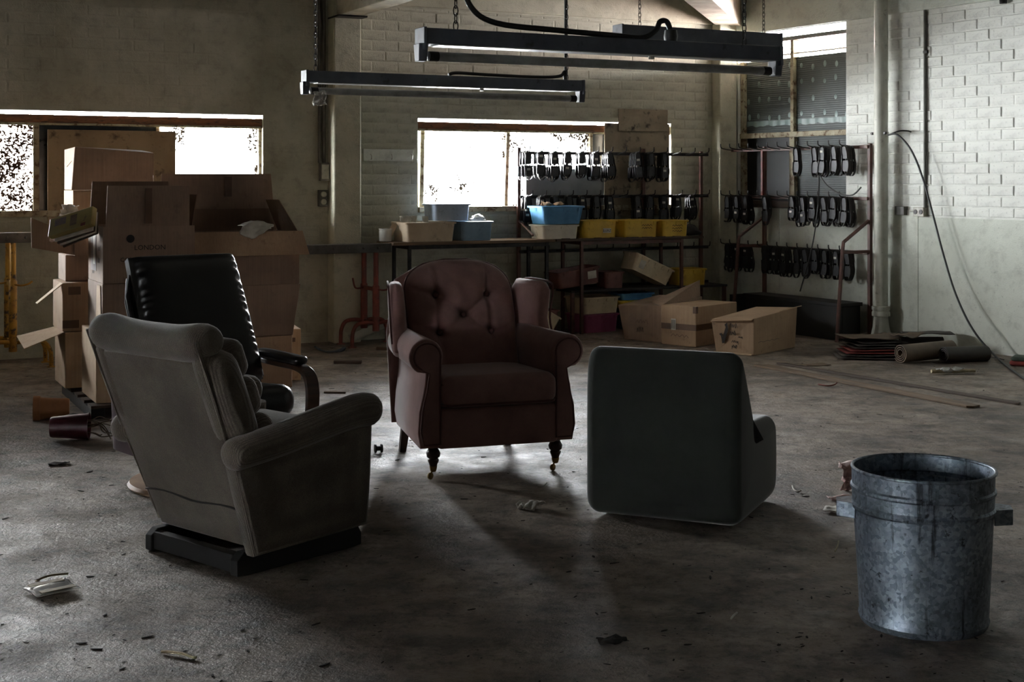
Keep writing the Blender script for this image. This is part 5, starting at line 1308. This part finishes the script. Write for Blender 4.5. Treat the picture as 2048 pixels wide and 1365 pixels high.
for k in range(9):
    pts = [(.08, random.uniform(-.03, .03), random.uniform(-.03, .03))]; dv = Vector((1, random.uniform(-.8, .8), random.uniform(-.3, .7)))
    for j in range(4):
        dv = (dv + Vector((random.uniform(-.4, .2), random.uniform(-.5, .5), random.uniform(-.6, .3)))).normalized(); q = Vector(pts[-1]) + dv * .05; q.z = max(q.z, -.062); pts.append(tuple(q))
    MB().tube(catmull(pts, 3), [.003] * 13, 5).build('dry_stem', M['twig'], t, smooth=60)
p = atz(150, 852, 0); o = bag('soil_clod', T(p.x, p.y, .035), .05, M['soil'], 9.0, 'dark clod of dried soil between the two pots', 'soil', (1.3, 1, .7))
# papers and scraps
def scrap(label, px, py, w, h, mat, seed, rot=0, amp=.02, name='paper_scrap', cat='paper', rx=0.0):
    p = atz(px, py, 0); return rag(name, T(p.x, p.y, .004 + amp * .25) @ RZ(rot) @ RX(rx), w, h, amp, mat, seed, label, cat, n=10)
scrap('torn white paper scrap on the floor before the pink armchair', 1062, 1020, .10, .09, M['paper'], 1.4, .5, .03)
scrap('pale printed paper sheet on the floor left of the trash can', 1682, 1024, .14, .10, M['paper'], 2.9, -.35, .008)
scrap('flat pink-white tissue under the crumpled one by the trash can', 1682, 1000, .11, .06, M['paper_pink'], 5.3, .2, .008)
p = atz(1692, 980, 0); rag('pink_tissue', T(p.x, p.y, .058) @ RZ(.4) @ RX(radians(62)), .10, .12, .075, M['paper_pink'], 7.4, 'crumpled pink tissue standing left of the trash can', 'tissue', n=16)
p = atz(103, 1184, 0)
t = thing('plastic_packet', 'clear plastic packet with taped yellowed edges at lower left', 'packet', T(p.x, p.y, .0) @ RZ(.72))
MB().grid(lambda u, v: ((u - .5) * .15, (v - .5) * .13, .012 + .012 * sin(pi * u) * sin(pi * v) + .004 * mnoise.noise((u * 4, v * 4, 2)) + .02 * max(0, u - .75) * 4 * max(0, v - .6)), 12, 12).build('packet_film', M['clear_plastic'], t, solid=.002, smooth=80)
for v in (-.05, .045): MB().bb(-.06, .06, v - .014, v + .014, .020, .022).build('yellowed_tape', M['pale_twig'], t)
MB().bb(-.055, .055, -.045, .04, .010, .016).build('grey_card', M['grey_sheet'], t)
def stick(label, pts, r, mat, name='stick', cat='stick'):
    o = MB().tube(catmull([atz(x, y, z) for x, y, z in pts], 4), r, 6).build(name, mat, smooth=60); return tag(o, label, cat)
stick('pale curved stick just above the clear packet', [(72, 1163, .012), (88, 1155, .014), (110, 1150, .014), (136, 1148, .010)], .0042, M['pale_twig'])
stick('pale bent stick on the floor at bottom left', [(323, 1304, .006), (345, 1305, .008), (368, 1309, .008), (384, 1315, .006), (393, 1316, .006)], .0042, M['pale_twig'])
stick('white twisted curl on the floor right of the foam chair', [(1585, 972, .006), (1588, 980, .004), (1596, 984, .004), (1602, 981, .01)], .004, M['paper'], 'paper_curl', 'paper')
stick('small white curl on the floor left of the foam chair', [(1076, 972, .005), (1086, 973, .005), (1093, 966, .008)], .004, M['paper'], 'paper_curl', 'paper')
stick('small white twist on the floor at bottom centre right', [(1462, 1238, .004), (1468, 1231, .006), (1474, 1226, .004)], .0035, M['paper'], 'paper_curl', 'paper')
stick('thin twig on the floor left of the trash can', [(1670, 1103, .004), (1675, 1093, .005), (1677, 1083, .004)], .003, M['pale_twig'])
for lab, pts, r in (('flat brown wood offcut on the floor before the red trestle', (667, 722, 728, .155), .02), ('dark rubber strip on the floor below the red trestle', (752, 782, 701, .0), .014)):
    a, b_ = atz(pts[0], pts[2]), atz(pts[1], pts[2] + 1)
    o = MB().quad([a + Vector((0, 0, .012)), b_ + Vector((0, 0, .012)), b_ + Vector((0, .07, .012)), a + Vector((0, .07, .012))], .022).build('wood_offcut', M['timber_dark'], bevel=.003); tag(o, lab, 'offcut')
stick('thin dark stick on the floor left of the pink armchair', [(648, 785, .005), (670, 785.5, .005), (691, 786, .005)], .006, M['twig'])
o = MB().tube(catmull([atz(630, 694, .05), atz(640, 700, .015), atz(655, 704, .008), atz(675, 702, .02), atz(689, 696, .035), atz(686, 701, .012), atz(672, 704, .006)], 5), .009, 5).build('blue_strap', M['blue_strap'], smooth=60); tag(o, 'blue-grey strap curled on the floor by the red trestle', 'strap')
p = atz(757, 906, 0); o = MB().lathe([(.022, -.02), (.022, -.012), (.012, -.010), (.012, .010), (.022, .012), (.022, .02)], 14, RY(pi / 2)).build('cotton_reel', M['black_wood'], smooth=40); o.matrix_world = T(p.x, p.y, .022) @ RZ(.3); tag(o, 'small empty black reel on the floor left of the pink armchair', 'reel')
a, b_ = atz(560, 712, .02), atz(800, 640, .55)
o = MB().lathe([(.035, 0), (.035, .42)], 14).build('leaning_pipe', M['pipe'], smooth=50); q0, q1 = bwp(700, 683, .18), bwp(800, 640, .10); dv = (q1 - q0)
q0.z = .04; o.matrix_world = frame(q0, dv.cross(Vector((0, 0, 1))), (0, 0, 1), dv); tag(o, 'pale pipe lying slanted against the wall behind the red trestle', 'pipe')
scrap('dark clump of dead leaves on the floor at bottom right of centre', 1225, 1287, .09, .05, M['debris'], 3.7, .2, .01, 'leaf_clump', 'leaves')
scrap('dark clump of dead leaves on the floor below the maroon pot', 118, 930, .10, .06, M['debris'], 6.6, .4, .008, 'leaf_clump', 'leaves')
# fine dark litter over the concrete
random.seed(77); b = MB()
for k in range(1500):
    y = 3.6 + 9.2 * random.random() ** 1.3; x = random.uniform(-.42, .42) * y
    if y - .5 * x > BW0 - .1 or x + .6 * y > RW0 - .1: continue
    s = random.choice((.002, .003, .003, .004, .005, .007)) * random.uniform(.7, 1.3); a = random.uniform(0, pi); l = s * random.uniform(1, 3.2)
    n = 5; pts = [(l * cos(2 * pi * i / n) * random.uniform(.6, 1), s * .6 * sin(2 * pi * i / n) * random.uniform(.6, 1)) for i in range(n)]
    b.prism(pts, .0005, .001 + s * .25, T(x, y, 0) @ RZ(a))
o = b.build('floor_litter', M['debris']); tag(o, 'fine dark litter and grit strewn over the concrete', 'litter', kind='stuff')
